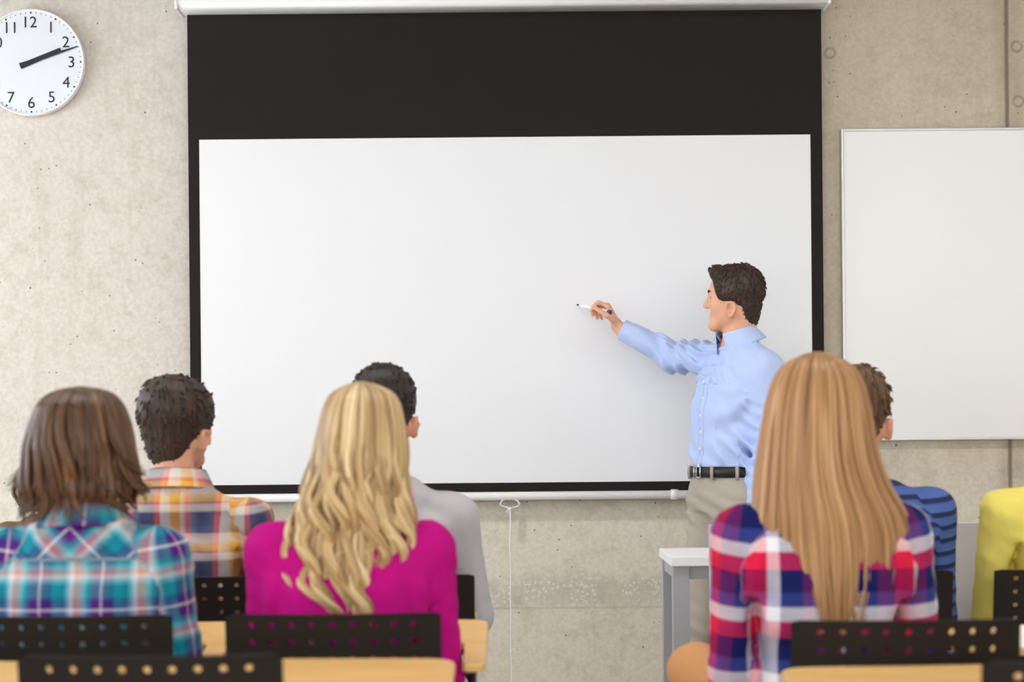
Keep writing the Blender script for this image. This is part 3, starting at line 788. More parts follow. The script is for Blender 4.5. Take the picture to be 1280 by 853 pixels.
# ------------------------------------------------------------------ tablet chairs
def chair_back_mesh(hw=.2125, z0=.61, z1=.816, cols=9, rows=5, pitch=.040, rp=.034, top=.021, r=.0062):
    bm = bmesh.new(); cache = {}
    def vert(x, z):
        k = (round(x, 5), round(z, 5))
        if k not in cache: cache[k] = bm.verts.new((x, 0, z))
        return cache[k]
    x0 = -pitch*cols/2; zt_ = z1-top+rp/2
    xs = [-hw, (-hw+x0)/2, x0]; zb_ = zt_-rows*rp
    for i in range(cols):
        for j in range(rows):
            ca, cb = x0+pitch*i, zt_-rp*(j+1); cx, cz_ = ca+pitch/2, cb+rp/2
            outer = [(ca+pitch*t/4, cb) for t in range(4)]+[(ca+pitch, cb+rp*t/4) for t in range(4)]+[(ca+pitch-pitch*t/4, cb+rp) for t in range(4)]+[(ca, cb+rp-rp*t/4) for t in range(4)]
            inner = []
            for (ox, oz) in outer:
                a = math.atan2(oz-cz_, ox-cx); inner.append((cx+r*math.cos(a), cz_+r*math.sin(a)))
            for q in range(16):
                q2 = (q+1) % 16
                bm.faces.new([vert(*outer[q]), vert(*outer[q2]), bm.verts.new((inner[q2][0], 0, inner[q2][1])), bm.verts.new((inner[q][0], 0, inner[q][1]))])
    gx = [x0+pitch*t/4 for t in range(cols*4+1)]
    def strip(xa, za, zb2):
        for a, b in zip(xa[:-1], xa[1:]):
            bm.faces.new([vert(a, za), vert(b, za), vert(b, zb2), vert(a, zb2)])
    strip(gx, zt_, z1); strip(gx, z0, zb_)
    gz = [zb_+rp*t/4 for t in range(rows*4+1)]
    for sgn in (-1, 1):
        e = [-x0*sgn, hw*sgn*.5-x0*sgn*.5, hw*sgn]
        e = [(-x0)*sgn, ((-x0)+hw)/2*sgn, hw*sgn]
        for a, b in zip(e[:-1], e[1:]):
            for c, d in zip(gz[:-1], gz[1:]): bm.faces.new([vert(a, c), vert(b, c), vert(b, d), vert(a, d)])
            zz1 = z1-(.006 if b == hw*sgn else 0)
            bm.faces.new([vert(a, zt_), vert(b, zt_), vert(b, zz1), vert(a, z1)]); bm.faces.new([vert(a, z0), vert(b, z0), vert(b, zb_), vert(a, zb_)])
    bmesh.ops.remove_doubles(bm, verts=bm.verts, dist=1e-5)
    for v in bm.verts:
        v.co.y = .028*(v.co.x/hw)**2 - (v.co.z-z0)*.12
    bmesh.ops.recalc_face_normals(bm, faces=bm.faces)
    me = bpy.data.meshes.new('backrest'); bm.to_mesh(me); bm.free(); return me
BACK = chair_back_mesh()
SHARED = {}
def chair(x, y, label, tab, rz=0, hand=1, group='black perforated tablet chairs', full=False, z0=.70, z1=.74):
    r = empty('tablet_chair', (x, y, 0), label, 'chair', group, rz)
    if 'seat' not in SHARED:
        b = link_mesh('backrest', BACK, 'chair_black', r, False)
        m = b.modifiers.new('solid', 'SOLIDIFY'); m.thickness = .007; m.offset = -1; SHARED['backrest'] = b
        pl = round_poly([(-.21, .045), (.21, .045), (.205, .43), (-.205, .43)], .05)
        mb = MB().prism(pl, lambda a, c: .452+.012*(a/.2)**2-.02*max(0, (c-.36)/.07)**2, .012); SHARED['seat'] = mb.build('seat', 'chair_black', r)
        SHARED['up'] = [MB().tube([(s*.17, .03, .615), (s*.175, .035, .5), (s*.175, .10, .43), (s*.175, .3, .432)], .009, 8).build('upright', 'chair_metal', r, True) for s in (-1, 1)]
        SHARED['legs'] = [MB().tube([(s*.175, yy, .43), (s*.20, yy+dy, .012)], .010, 8).build('leg', 'chair_metal', r, True) for s in (-1, 1) for yy, dy in ((.09, -.03), (.37, .02))]
    else:
        for k in [SHARED['backrest'], SHARED['seat']]+SHARED['up']+SHARED['legs']:
            c = k.copy(); COL.objects.link(c); c.parent = r
    xl_, xr_ = tab
    fz = lambda a, c: z0+(z1-z0)*(c-.10)/.5
    if full: pl = round_poly([(xl_, .13), (xr_, .10), (xr_, .56), (xl_, .58)], [.05, .05, .06, .05])
    else: pl = round_poly([(xr_-.048, .10), (xr_, .10), (xr_, .60), (xl_, .60), (xl_, .36), (xr_-.048, .34)], [.015, .03, .05, .05, .04, .02])
    if hand < 0: pl = [(-a, b) for a, b in reversed(pl)]
    t_ = MB().prism(pl, fz, .018).build('writing_tablet', 'maple', r, bevel=.004); t_['label'] = 'tan wooden writing tablet'
    s = hand
    MB().tube([(s*.175, .12, .435), (s*.225, .13, .46), (s*(xr_-.028), .17, .55), (s*(xr_-.028), .20, z0-.008), (s*(xr_-.028), .44, z1-.03)], .009, 8).build('tablet_bracket', 'chair_metal', r, True)
    return r
chair(X(416.5, 790, 3.49), 3.49, 'black perforated chair under the magenta-sweater student', (-.05, .30))
chair(X(81, 790, 3.49), 3.49, 'black perforated chair under the teal-check-shirt student', (-.05, .275))
chair(X(1132, 790, 3.28), 3.28, 'black perforated chair behind the student with very long straight hair', (.19, .47))
chair(X(188, 830, 2.84), 2.84, 'empty black perforated chair in the left foreground', (-.12, .475), full=True)
chair(X(188, 830, 2.84)-.62, 2.84, 'empty chair at the lower left corner, only its tan tablet in view', (-.12, .475), full=True)
chair(.92, 2.66, 'empty black perforated chair in the lower right corner', (-.14, .44), full=True, hand=-1)
chair(-.86, 4.46, 'black chair under the man in mustard and navy check', (-.05, .25))
chair(-.312, 4.46, 'black chair under the man in light grey', (-.05, .215))
chair(.90, 4.46, 'black chair under the man in the blue striped sweater', (-.05, .215))
chair(1.432, 4.46, 'black chair under the student in yellow at right edge', (-.05, .29))
chair(-1.37, 5.12, 'black chair of the student hidden behind the teal-check shirt', (-.05, .29))
p_ = W(1273, 795, 3.9)
nb = MB().box((1.04, 3.60, 0), (1.17, 3.84, .004)); nb.v = [(a, b, c+.701+.04*(b-3.38)/.5) for a, b, c in nb.v]
tag(nb.build('notebook', 'paper', None, loc=(1.10, 3.72, .73)), 'white notebook lying on a tan writing tablet at right edge', 'notebook')

# ------------------------------------------------------------------ seated students
def RZ(a): c, s = math.cos(a), math.sin(a); return np.array([[c, -s, 0], [s, c, 0], [0, 0, 1.]])
def RX(a): c, s = math.cos(a), math.sin(a); return np.array([[1, 0, 0], [0, c, -s], [0, s, c.real]])
TUCK = {s: ((s*.085, .0, .535), (s*.10, .37, .55), (s*.11, .28, .10), (s*.12, .42, .045)) for s in (-1, 1)}
def seated(Xc, Yc, ztop, label, shirt, trousers='jeans', female=False, head_yaw=0, head_dx=0, body_yaw=0, sh=.193, zs=None, armr=1.0, skin='skin_warm',
           legs=None, collar_mat=None, h=.008, plaid=False, arms=None, head_dy=.03, hs=1.0, bias=False, nbo=.062, pcoff=(0, 0), fold=.007, neckr=.052, lean=0.0):
    r = empty('person', (Xc, Yc, 0), label, 'person', None, body_yaw)
    O = (0, 0, 0)
    hc = np.array([head_dx, head_dy, ztop-.112*hs]); HR = RZ(head_yaw)
    zs = zs or ztop-.345
    HP, L = head_prims(hc, HR, hs)
    zs = zs or ztop-.345
    nb_ = np.array([head_dx*.4, .0, zs+nbo])
    neck = [Cone(L((0, -.022, -.05)), nb_+np.array([0, -.01, 0]), neckr, neckr-.002, .03)]
    cw = sh-.025 if not female else sh-.02
    top = zs+.01
    ta = [(.46, 0, .01, .165 if not female else .165, .115), (.56, 0, .0, .155 if not female else .145, .105), (zs-.25, 0, .005, cw-.02, .098), (zs-.14, 0, 0, cw, .108), (zs-.06, 0, -.005, cw+.005, .102), (zs-.01, 0, -.005, cw*.86, .078), (zs+.025, 0, -.012, cw*.6, .078), (zs+nbo-.005, 0, -.012, neckr+.020, .068)]
    torso = [Loft(ta, k=.04, e=2.4, tagn='t')]
    for s in (-1, 1):
        torso.append(Cone((s*.035, -.012, zs+nbo-.028), (s*(sh-.015), -.005, zs-.002), .042, .050*armr, .05, tagn='t'))
        torso.append(Ell((s*.085, -.075, zs-.10), (.08, .035, .10), k=.04, tagn='t'))       # shoulder blade
        if female: torso.append(Ell((s*.075, .10, zs-.14), (.065, .055, .065), k=.04, tagn='t'))
    A = arms or {}
    armp = []; hands = []
    for s in (-1, 1):
        sj = np.array([s*sh, 0, zs]); el, wr = A.get(s, ((s*(sh+.022), .05, zs-.285), (s*.13, .27, .625)))
        el, wr = np.array(el), np.array(wr)
        armp.append([Cone(sj, el, .050*armr, .040*armr, .03), Cone(el, wr, .040*armr, .027*armr, .015)])
        d = wr-el; d /= np.linalg.norm(d); d2 = np.array([-s*.15, .9, -.25]); d2 /= np.linalg.norm(d2)
        hp, _ = hand_prims(wr+d*.012, d2, (0, -.2, -1), (-s, 0, 0), [(12, 25, 15)]*4, .92 if female else 1.0)
        hands += hp
    lg = []
    LG = legs or {}
    for s in (-1, 1):
        hip, kn, an, toe = LG.get(s, ((s*.085, .0, .535), (s*.10, .44, .55), (s*.11, .42, .10), (s*.12, .57, .045)))
        lg.append((np.array(hip), np.array(kn), np.array(an), np.array(toe)))
    body = HP+neck+[p.grow(-.034) for p in torso]
    for a in armp: body += [p.grow(-.014) for p in a]
    body += hands
    body.append(Ell((0, .0, .54), (.16, .11, .085), k=.05))
    for hip, kn, an, toe in lg:
        body += [Cone(hip, kn, .072, .052, .03), Cone(kn, an, .050, .034, .02), Cone(an, toe, .033, .025, .02)]
    sdf_obj('body', body, h*.8, skin, r, O, relax=1)
    eyes(r, O, L, hs)
    # shirt
    sp = [p.grow(.004) for p in torso]+[Ell((nb_[0], -.040, zs+nbo-.040), (.104, .056, .058), k=.04)]
    for a in armp: sp += [Cone(a[0].a, a[0].b, a[0].ra+.004, a[0].rb+.005, .04), Cone(a[1].a, a[1].b, a[1].ra+.006, a[1].rb+.006, .015, capb=True)]
    ncut = Cone(nb_+np.array([0, .014, .004]), nb_+np.array([0, .012, .16]), neckr+.008, neckr+.012, .012, sub=True, capa=True)
    sp.append(ncut)
    def ex(Fd, x, y, z):
        Fd = Fd + fold*noise3(x, y, z*.55, 55, int(abs(Xc)*100)+3, 6)+fold*.6*noise3(x*.7, y, z, 110, 9, 5)
        # creases where the sleeve meets the back
        for s in (-1, 1):
            dd = np.exp(-((x-s*(sh-.045)+.02*np.sin(z*14)*s)**2)/(2*.013**2))*np.exp(-((z-(zs-.16))**2)/(2*.075**2))*(y < .03)
            Fd = Fd + .020*dd
        return np.maximum(Fd, (.56-z)*1.0)
    tl_ = Loft(ta, k=.04)
    def pcf(v):
        x, y, z = v[:, 0], v[:, 1], v[:, 2]
        out = np.stack([x, z, y*0], 1)
        ut, vt = x.copy(), z.copy()
        if bias:
            m = z > zs+.0; ut = np.where(m, (x+z)*.7, x); vt = np.where(m, (z-x)*.7, z)
        out[:, 0], out[:, 1] = ut, vt
        dt = tl_(x, y, z); best = np.full(len(x), 1e9)
        for s, a in zip((-1, 1), armp):
            for i, p in enumerate(a):
                d = p(x, y, z)
                m = (d < best) & (d < dt-.004) & (np.abs(x) > sh-.05); best = np.where(m, d, best)
                ax_ = p.b-p.a; Ln = np.linalg.norm(ax_); ax_ = ax_/Ln
                e1 = np.cross(ax_, [0, 1, 0]); e1 /= np.linalg.norm(e1); e2 = np.cross(ax_, e1)
                q = v-p.a; al = q@ax_; an_ = np.arctan2(q@e2, q@e1)
                out[m, 0] = (an_*.062)[m]+.02*s; out[m, 1] = (zs-al-(0 if i == 0 else .28))[m]
        out[:, 0] += pcoff[0]; out[:, 1] += pcoff[1]
        return out
    so = sdf_obj('shirt', sp, h*.85, shirt, r, O, ex, pcf, relax=1)
    if collar_mat: collar(so, O, nb_+np.array([0, .002, .010]), RZ(0)@RX(-.12), neckr+.020, collar_mat, h=.04)
    else:
        mb = MB(); mb.tube([(nb_[0]+(neckr+.007)*math.cos(t), nb_[1]+.008+(neckr+.007)*math.sin(t), nb_[2]+.004-.012*math.sin(t)) for t in np.linspace(0, 2*math.pi, 33)], .006, 8, cap=False)
        mb.build('neckband', shirt, so, True)
    # trousers
    tp = [Ell((0, .005, .535), (.175, .125, .095), k=.05)]
    for hip, kn, an, toe in lg:
        tp += [Cone(hip, kn, .088, .066, .04), Cone(kn, an+(kn-an)*.06, .062, .050, .02, capb=True)]
    def ext(Fd, x, y, z): return np.maximum(Fd+.003*noise3(x, y, z, 60, 4), z-.60 if legs is None or legs is TUCK else z-.78)
    sdf_obj('trousers', tp, h, trousers, r, O, ext, relax=1)
    for hip, kn, an, toe in lg:
        fd = toe-an; 
        sdf_obj('shoe', [Cone(an+np.array([0, -.02, -.05]), toe+np.array([0, .03, .0]), .045, .040, .03), Cone(an, an+np.array([0, -.01, -.04]), .045, .045, .03)], .008, 'shoe', r, O, lambda Fd, x, y, z, zz=max(.004, min(an[2]-.1, toe[2]-.045)): np.maximum(Fd, zz-z), relax=1)
    return dict(r=r, hc=hc, HR=HR, L=L, hs=hs, zs=zs, sh=sh)

def interp_prof(prof, z):
    a = np.array(sorted(prof)); return [float(np.interp(z, a[:, 0], a[:, i])) for i in range(1, a.shape[1])]
def long_hair(P, prof, mat, locks=170, wave=0, tip=.03, seed=3, ang=112, lw=.012, wfreq=30, wstart=.0, base_scale=.97, endfn=None, flip=0, clump=1, npt=30):
    """prof: (z, xc, halfwidth, yc, depth) in the person's frame, from crown to tips"""
    r = P['r']; rn = random.Random(seed); prof = sorted(prof, reverse=True)
    zt_, ze = prof[0][0], prof[-1][0]
    A = math.radians(ang)
    # smooth profile
    zs_ = np.linspace(zt_, ze, 60)
    pr = np.array([interp_prof(prof, z) for z in zs_])
    ks = np.array([.25, .5, .25])
    for _ in range(3):
        pr[1:-1] = pr[:-2]*.25+pr[1:-1]*.5+pr[2:]*.25
    def at(z):
        return [float(np.interp(-z, -zs_, pr[:, i])) for i in range(4)]
    nA = 72; mb = MB()
    for j, z in enumerate(zs_):
        xc, hw, yc, dp = pr[j]; hw *= base_scale; dp *= base_scale
        thick = min(.022, hw*.5); taper = 1
        for i in range(nA):
            th = -A+2*A*i/(nA-1)
            g = 1+.035*math.sin(i*1.9+2*math.sin(z*9))*min(1, j/10)+.02*math.sin(i*4.3+1)*min(1, j/10)
            mb.v.append((xc+hw*g*math.sin(th), yc-dp*g*math.cos(th), z)); mb.pc.append((th*.5, z*1.0, 0))
        for i in reversed(range(nA)):
            th = -A+2*A*i/(nA-1)
            mb.v.append((xc+(hw-thick)*math.sin(th), yc-(max(dp-thick, .004))*math.cos(th), z)); mb.pc.append((th*.5, z, 0))
    m2 = 2*nA
    for j in range(len(zs_)-1):
        for i in range(m2):
            i2 = (i+1) % m2; mb.f.append((j*m2+i, j*m2+i2, (j+1)*m2+i2, (j+1)*m2+i))
    mb.f.append(tuple(range(m2))); mb.f.append(tuple((len(zs_)-1)*m2+i for i in reversed(range(m2))))
    base = mb.build('hair', mat, r, smooth=True)
    mb = MB()
    for q in range(locks):
        th0 = -A+2*A*(q+rn.uniform(.0, 1))/locks
        zend = ze - tip*rn.uniform(-1.2, 1) if endfn is None else endfn(th0, rn)
        zst = zt_-.004-rn.random()**2*.12*(1 if q % 3 else 0)
        n = npt; pts = []; rad = []
        if q % clump == 0:
            cph = rn.uniform(0, 6.28); cam_ = wave*rn.uniform(.6, 1.5); cfr = wfreq*rn.uniform(.8, 1.15); crl = rn.uniform(.98, 1.06); ce = rn.uniform(-.05, .05) if clump > 1 else 0
        ph = cph+rn.uniform(-.35, .35)*(clump > 1); am = cam_*rn.uniform(.9, 1.1); rl = crl+rn.uniform(-.012, .012); fr = cfr; zend += ce
        w0 = lw*rn.uniform(.7, 1.3)
        for i in range(n):
            t = i/(n-1); z = zst+(zend-zst)*t; xc, hw, yc, dp = at(max(z, ze))
            wv = am*max(0, min(1, (zt_-z-wstart)/.12)); wv *= (1+1.0*t)
            dth = wv*math.sin(ph+fr*(zt_-z))/max(hw, .02); 
            fl = flip*max(0, (t-.8)/.2)**2
            th = th0*(1+fl*.35)+dth
            rr = rl + (.6*wv*math.cos(ph+fr*(zt_-z)))/max(dp, .03)
            pts.append((xc+hw*rr*math.sin(th)*(1+fl*.25), yc-dp*rr*math.cos(th), z))
            rad.append(w0*min(1, .25+t*5)*(1 if t < .75 else max(.12, 1-(t-.75)/.25*.9)))
        mb.tube(pts, rad, 6, flat=.55, pc=(th0*.5+rn.uniform(-.02, .02), zst, (zend-zst)/n, rn.uniform(0, 1)))
    mb.build('hair_locks', mat, base, smooth=True)
    return base

def prof_from_px(P, Xc, Yc, rows):
    """rows: (v, u_left, u_right, depth position y of hair centre, half depth) measured at the person's distance"""
    out = []
    for v, ul, ur, yc, dp in rows:
        a, b = W(ul, v, Yc+yc-dp), W(ur, v, Yc+yc-dp)
        a2, b2 = W(ul, v, Yc+yc), W(ur, v, Yc+yc)
        out.append((a[2]*.5+a2[2]*.5 if v > 0 else a[2], (a2[0]+b2[0])/2-Xc, max((b2[0]-a2[0])/2, .004), yc, dp))
    return out

R2, R1 = 3.65, 4.62
# student in the teal check shirt
p = W(104, 484, R2); A1 = seated(p[0]-.0, R2, 1.262, 'student in teal and purple check shirt, shoulder-length brown hair, seated far left', 'plaid_teal', female=True, sh=.161, zs=.920, armr=1.05,
    collar_mat='plaid_teal', bias=True, pcoff=(.03, .02), head_dy=.03,
    arms={1: ((.198, .02, .655), (.18, .27, .64)), -1: ((-.198, .02, .655), (-.13, .27, .64))})
long_hair(A1, prof_from_px(A1, p[0], R2, [(483, 97, 107, .015, .02), (486, 76, 128, .015, .05), (494, 60, 142, .015, .08), (508, 50, 150, .01, .105), (530, 42, 157, .01, .118), (560, 37, 162, .005, .122), (582, 35, 165, .0, .115), (600, 31, 168, -.005, .105), (616, 30, 168, -.01, .10), (624, 36, 162, -.01, .095)]),
    'hair_brown', locks=260, wave=.006, tip=.014, seed=5, wfreq=20, lw=.0065, flip=.8, clump=6, npt=40)
# student in the magenta sweater
p = W(446, 478, R2); A2 = seated(p[0]-.018, R2, 1.270, 'student in magenta sweater with long wavy blonde hair, seated in the second row', 'magenta', female=True, sh=.163, zs=.925, armr=1.0, head_dy=.03,
    head_dx=.022, arms={1: ((.190, .03, .65), (.16, .27, .64)), -1: ((-.175, .03, .65), (-.13, .27, .64))})
long_hair(A2, prof_from_px(A2, p[0]-.018, R2, [(477, 444, 458, .015, .02), (480, 428, 476, .015, .05), (488, 416, 490, .015, .08), (505, 407, 499, .01, .105), (540, 400, 504, .01, .118), (580, 393, 506, .0, .118), (620, 382, 507, -.01, .11), (650, 374, 507, -.02, .10), (680, 362, 514, -.03, .09), (720, 360, 510, -.035, .085), (765, 366, 498, -.04, .08), (800, 380, 470, -.04, .075)]),
    'hair_blonde', locks=300, wave=.011, tip=.035, seed=11, wfreq=38, wstart=.13, lw=.0058, clump=9, npt=64, base_scale=.95)
# student with very long straight hair
LX = .635
p = W(1020, 441, R2)
A3 = seated(p[0]+.01, R2, 1.330, 'student in red and blue check shirt with very long straight honey-blonde hair', 'plaid_red', trousers='khaki', female=True, sh=.168, zs=.955, armr=1.08, head_dy=.03,
    head_dx=.0, plaid=True, pcoff=(.02, .09), arms={1: ((.198, .03, .67), (.17, .27, .66)), -1: ((-.185, .05, .665), (-.16, .27, .64))},
    legs={-1: ((-.085, .0, .56), (-.225, .36, .622), (-.05, .48, .30), (-.02, .62, .25)), 1: ((.085, 0, .535), (.06, .42, .55), (.02, .42, .10), (.03, .57, .045))})
long_hair(A3, prof_from_px(A3, p[0]+.01, R2, [(440, 1012, 1030, .015, .02), (443, 996, 1044, .015, .05), (451, 984, 1058, .015, .08), (468, 972, 1070, .01, .108), (500, 962, 1080, .01, .12), (540, 956, 1086, .005, .122), (580, 951, 1094, .0, .12), (615, 948, 1108, -.005, .115), (645, 945, 1128, -.012, .11), (675, 944, 1138, -.018, .10), (705, 950, 1136, -.022, .095), (735, 958, 1130, -.03, .09), (760, 968, 1118, -.035, .085), (790, 980, 1105, -.035, .08)]),
    'hair_honey', locks=340, wave=.0012, tip=.03, seed=7, wfreq=12, lw=.0055, base_scale=.985,
    endfn=lambda th, rn: .79+.13*max(0, abs(th)-.35)**1.1+rn.uniform(-.03, .02))

# first row men
p = W(219, 466, R1); A4 = seated(p[0], R1, 1.322, 'man with short dark hair in mustard and navy check shirt, front row left', 'plaid_mustard', sh=.198, zs=.945, nbo=.09, head_yaw=-.42, collar_mat='plaid_mustard', skin='skin', pcoff=(.07, .06))
short_hair(A4['r'], (0, 0, 0), A4['hc'], A4['HR'], 'hair_dark', h=.006, bulk=.007, tufts=420, seed=3, messy=.22, tl=.016, side=.002)
p = W(483, 453, R1); A5 = seated(p[0]-.008, R1, 1.352, 'man with short black hair in light grey long-sleeve top, front row beside the magenta sweater', 'grey_knit', sh=.190, zs=.955, nbo=.09, head_yaw=-.1, fold=.004,
    arms={1: ((.235, .05, .69), (.16, .28, .64)), -1: ((-.235, .05, .69), (-.13, .27, .64))})
short_hair(A5['r'], (0, 0, 0), A5['hc'], A5['HR'], 'hair_black', h=.006, bulk=.002, tufts=300, seed=4, messy=.12, tl=.010)
p = W(1083, 457, R1); A6 = seated(p[0]-.018, R1, 1.336, 'man with short brown hair in blue striped sweater, front row at right', 'stripe_blue', sh=.192, zs=.962, head_yaw=-.35, head_dx=.0, fold=.003, legs=TUCK)
short_hair(A6['r'], (0, 0, 0), A6['hc'], A6['HR'], 'hair_mid', h=.006, bulk=.003, tufts=420, seed=6, messy=.25, tl=.016)
A7 = seated(1.485, R1, 1.36, 'student in yellow long-sleeve shirt at the right edge, head outside the photo', 'yellow', sh=.20, zs=.955, nbo=.08, fold=.006, legs=TUCK)
short_hair(A7['r'], (0, 0, 0), A7['hc'], A7['HR'], 'hair_mid', h=.007, bulk=.004, tufts=100, seed=8)
p = W(74, 540, 5.28); A8 = seated(p[0], 5.28, 1.175, 'student almost hidden behind the teal-check shirt, only brown wavy hair showing', 'olive', female=True, sh=.165, zs=.86, head_dy=0.02)
long_hair(A8, prof_from_px(A8, p[0], 5.28, [(541, 70, 78, .01, .02), (545, 55, 92, .01, .06), (556, 42, 106, .01, .09), (575, 33, 114, .01, .105), (600, 27, 120, .0, .105), (622, 26, 120, .0, .10), (640, 34, 114, .0, .09)]), 'hair_brown', locks=80, wave=.010, tip=.02, seed=9, wfreq=40, lw=.009)

# ------------------------------------------------------------------ teacher
T = np.array([X(915, 600, 6.14), 6.14, 0.0])
tr = empty('person', tuple(T), 'teacher standing in light blue shirt and grey trousers, pointing a marker at the screen', 'person')
SR = W(899, 447, 6.27); SL = W(957, 461, 5.97)
lat = (SR-SL); lat[2] = 0; lat /= np.linalg.norm(lat)         # person's right
fw = np.array([-lat[1], lat[0], 0]); fw = fw if fw[0] < 0 else -fw
TR = np.stack([lat, fw, [0, 0, 1]], 1)
mid = (SR+SL)/2
hf = np.array([-.965, .262, 0]); hr = np.cross(hf, [0, 0, 1]); HRt = np.stack([hr, hf, [0, 0, 1]], 1)
pit = math.radians(0); hcT = W(918, 372.5, 6.13)
hs, ysc = .945, .97
HP, Lh = head_prims(hcT, HRt, hs, ysc)
nbT = np.array([W(925, 427, 6.13)[0], 6.13, W(925, 431, 6.13)[2]])
bt = W(905, 583, 6.14)[2]      # shirt hem / belt top
wc = W(909, 583, 6.14)         # waist centre
zS = (SR[2]+SL[2])/2
torsoT = [Loft([(bt-.06, wc[0], 6.145, .158, .108), (bt+.02, wc[0], 6.14, .150, .104), (bt+.14, wc[0]+.004, 6.135, .158, .108), (zS-.13, wc[0]+.017, 6.13, .178, .118), (zS-.05, wc[0]+.035, 6.13, .172, .108), (zS+.00, wc[0]+.045, 6.13, .145, .085), (zS+.03, wc[0]+.05, 6.13, .10, .06)], TR, .04, 2.3)]
for sj in (SR, SL):
    torsoT.append(Cone(nbT+np.array([0, 0, -.012]), sj*.9+mid*.1+np.array([0, 0, .004]), .050, .052, .05))
ELR = W(843, 444, 6.45); WRR = W(778, 413, 6.485); ELL_ = W(962, 548, 5.97); WRL = W(944, 645, 5.97)
SRj = SR
armT = [[Cone(SRj, ELR, .060, .050, .04), Cone(ELR, WRR, .048, .032, .02)], [Cone(SL, ELL_, .056, .046, .04), Cone(ELL_, WRL, .046, .034, .02)]]
# raised hand holding the marker
wrist = W(772, 408, 6.49)
f_ = W(757, 379, 6.49)-wrist
tipp = W(721, 381, 6.588); endp = W(763.5, 390.5, 6.432)
thumb = [W(766, 399, 6.455), W(759, 394.5, 6.440), W(750, 389, 6.446), W(743, 384.5, 6.458)]
hpR, tips = hand_prims(wrist, f_, (-1, 0, -.35), (0, -1, 0), [(38, 62, 22), (52, 70, 30), (62, 76, 34), (70, 76, 36)], .90, thumb=thumb, k=.004)
hpL, _ = hand_prims(WRL+np.array([0, 0, -.02]), W(938, 675, 5.97)-WRL, (.3, 1, 0), (-1, .2, 0), [(12, 22, 14)]*4, 1.0)
HIPR = W(893, 625, 6.20); HIPL = W(925, 625, 6.08)
hpz = bt-.10
hR = np.array([wc[0], 6.14, hpz])+lat*.085; hL = np.array([wc[0], 6.14, hpz])-lat*.085
kR = W(884, 715, 6.20); kL = W(925, 715, 6.02); kR[2] = kL[2] = .50
aR = np.array([W(884, 800, 6.22)[0]+.0, 6.24, .09]); aL = np.array([W(930, 800, 6.0)[0], 6.03, .09])
toeR = aR+fw*.16+np.array([0, 0, -.05]); toeL = aL+fw*.16+np.array([0, 0, -.05])
bodyT = HP+[Cone(Lh((0, -.025, -.045)), nbT, .054, .058, .03)]+[p.grow(-.012) for p in torsoT]
for a in armT: bodyT += [p.grow(-.012) for p in a]
bodyT += [Cone(WRR, wrist, .026, .0235, .012), Cone(WRL, WRL+np.array([0, 0, -.025]), .026, .024, .012)]+hpR+hpL
for a, b, c, d in ((hR, kR, aR, toeR), (hL, kL, aL, toeL)):
    bodyT += [Cone(a, b, .078, .052, .03), Cone(b, c, .050, .034, .02), Cone(c, d, .033, .025, .02)]
bo = sdf_obj('body', bodyT, .0037, 'skin', tr, T, relax=1)
eyes(tr, T, Lh, hs)
short_hair(tr, T, hcT, HRt, 'hair_dark', s=hs, ys=ysc, h=.0042, bulk=.001, quiff=1, tufts=1100, seed=12, messy=.13, tl=.012)
# shirt
sp = [p.grow(.002) for p in torsoT]
sp += [armT[0][0].grow(.0), Cone(ELR, WRR, .050, .038, .03, capb=True), armT[1][0].grow(.0), Cone(ELL_, WRL, .048, .040, .03, capb=True)]
fdir = (WRR-ELR)/np.linalg.norm(WRR-ELR)
sp += [Cone(WRR-fdir*.062, WRR+fdir*.004, .041, .0395, .004, capa=True, capb=True)]
sp.append(Ell(ELR+np.array([.0, 0, -.018]), (.06, .05, .045), k=.03))
sp.append(Cone(nbT+np.array([0, 0, .0])+fw*.01, nbT+np.array([0, 0, .16])+fw*.02, .060, .066, .012, sub=True, capa=True))
def exT(Fd, x, y, z):
    Fd = Fd + .0042*noise3(x, y, z*.6, 60, 21, 6)
    dg_ = (x-wc[0])*.75+(z-bt)*.65
    Fd = Fd + .0040*np.sin(dg_*105+2.5*np.sin(z*17))*np.exp(-((z-(bt+.13))**2)/(2*.09**2))*(x > wc[0]-.05)
    # sleeve folds spiralling across the raised arm
    q = (x-ELR[0])*.8+(z-ELR[2])*.9
    m = np.exp(-((x-(ELR[0]+.03))**2)/(2*.085**2))*(np.abs(z-ELR[2]) < .12)*(x < SR[0]+.03)
    Fd = Fd + m*(.0085*np.sin(q*120+5*np.sin((y+z)*14)+np.sin(z*60))+.0024*np.sin(q*230+3*np.sin(z*50)))
    # drape folds radiating from the left armpit and blousing above the belt
    u = (x-SL[0]+.05); v = (z-(zS-.10))
    an = np.arctan2(v, u); rr_ = np.sqrt(u*u+v*v)
    m2 = np.exp(-((rr_-.13)**2)/(2*.05**2))*(x < SL[0]-.03)
    Fd = Fd + m2*.0055*np.sin(an*7+rr_*25)
    m3 = np.exp(-((z-(bt+.035))**2)/(2*.035**2))
    Fd = Fd + m3*(.0062*np.sin(x*95+z*70+1.5*np.sin(y*30))-.006)
    m4 = (z < ELL_[2]+.13)*(x > WRL[0]-.05)*(y < 6.06)*np.exp(-((z-(ELL_[2]-.02))**2)/(2*.10**2))
    Fd = Fd + m4*.0045*np.sin(z*150+x*60+2*np.sin(x*40))
    low = (bt-.002-z)
    arm = np.minimum(armT[1][1](x, y, z), armT[1][0](x, y, z))
    return np.maximum(Fd, np.minimum(low, arm-.02))
sh_ = sdf_obj('shirt', sp, .0042, 'shirt_blue', tr, T, exT, relax=1)
collar(sh_, T, nbT+fw*.006+np.array([0, 0, .022]), TR@RX(-.22), .067, 'shirt_blue', h=.036, spread=.085, inner='paisley', openang=20)
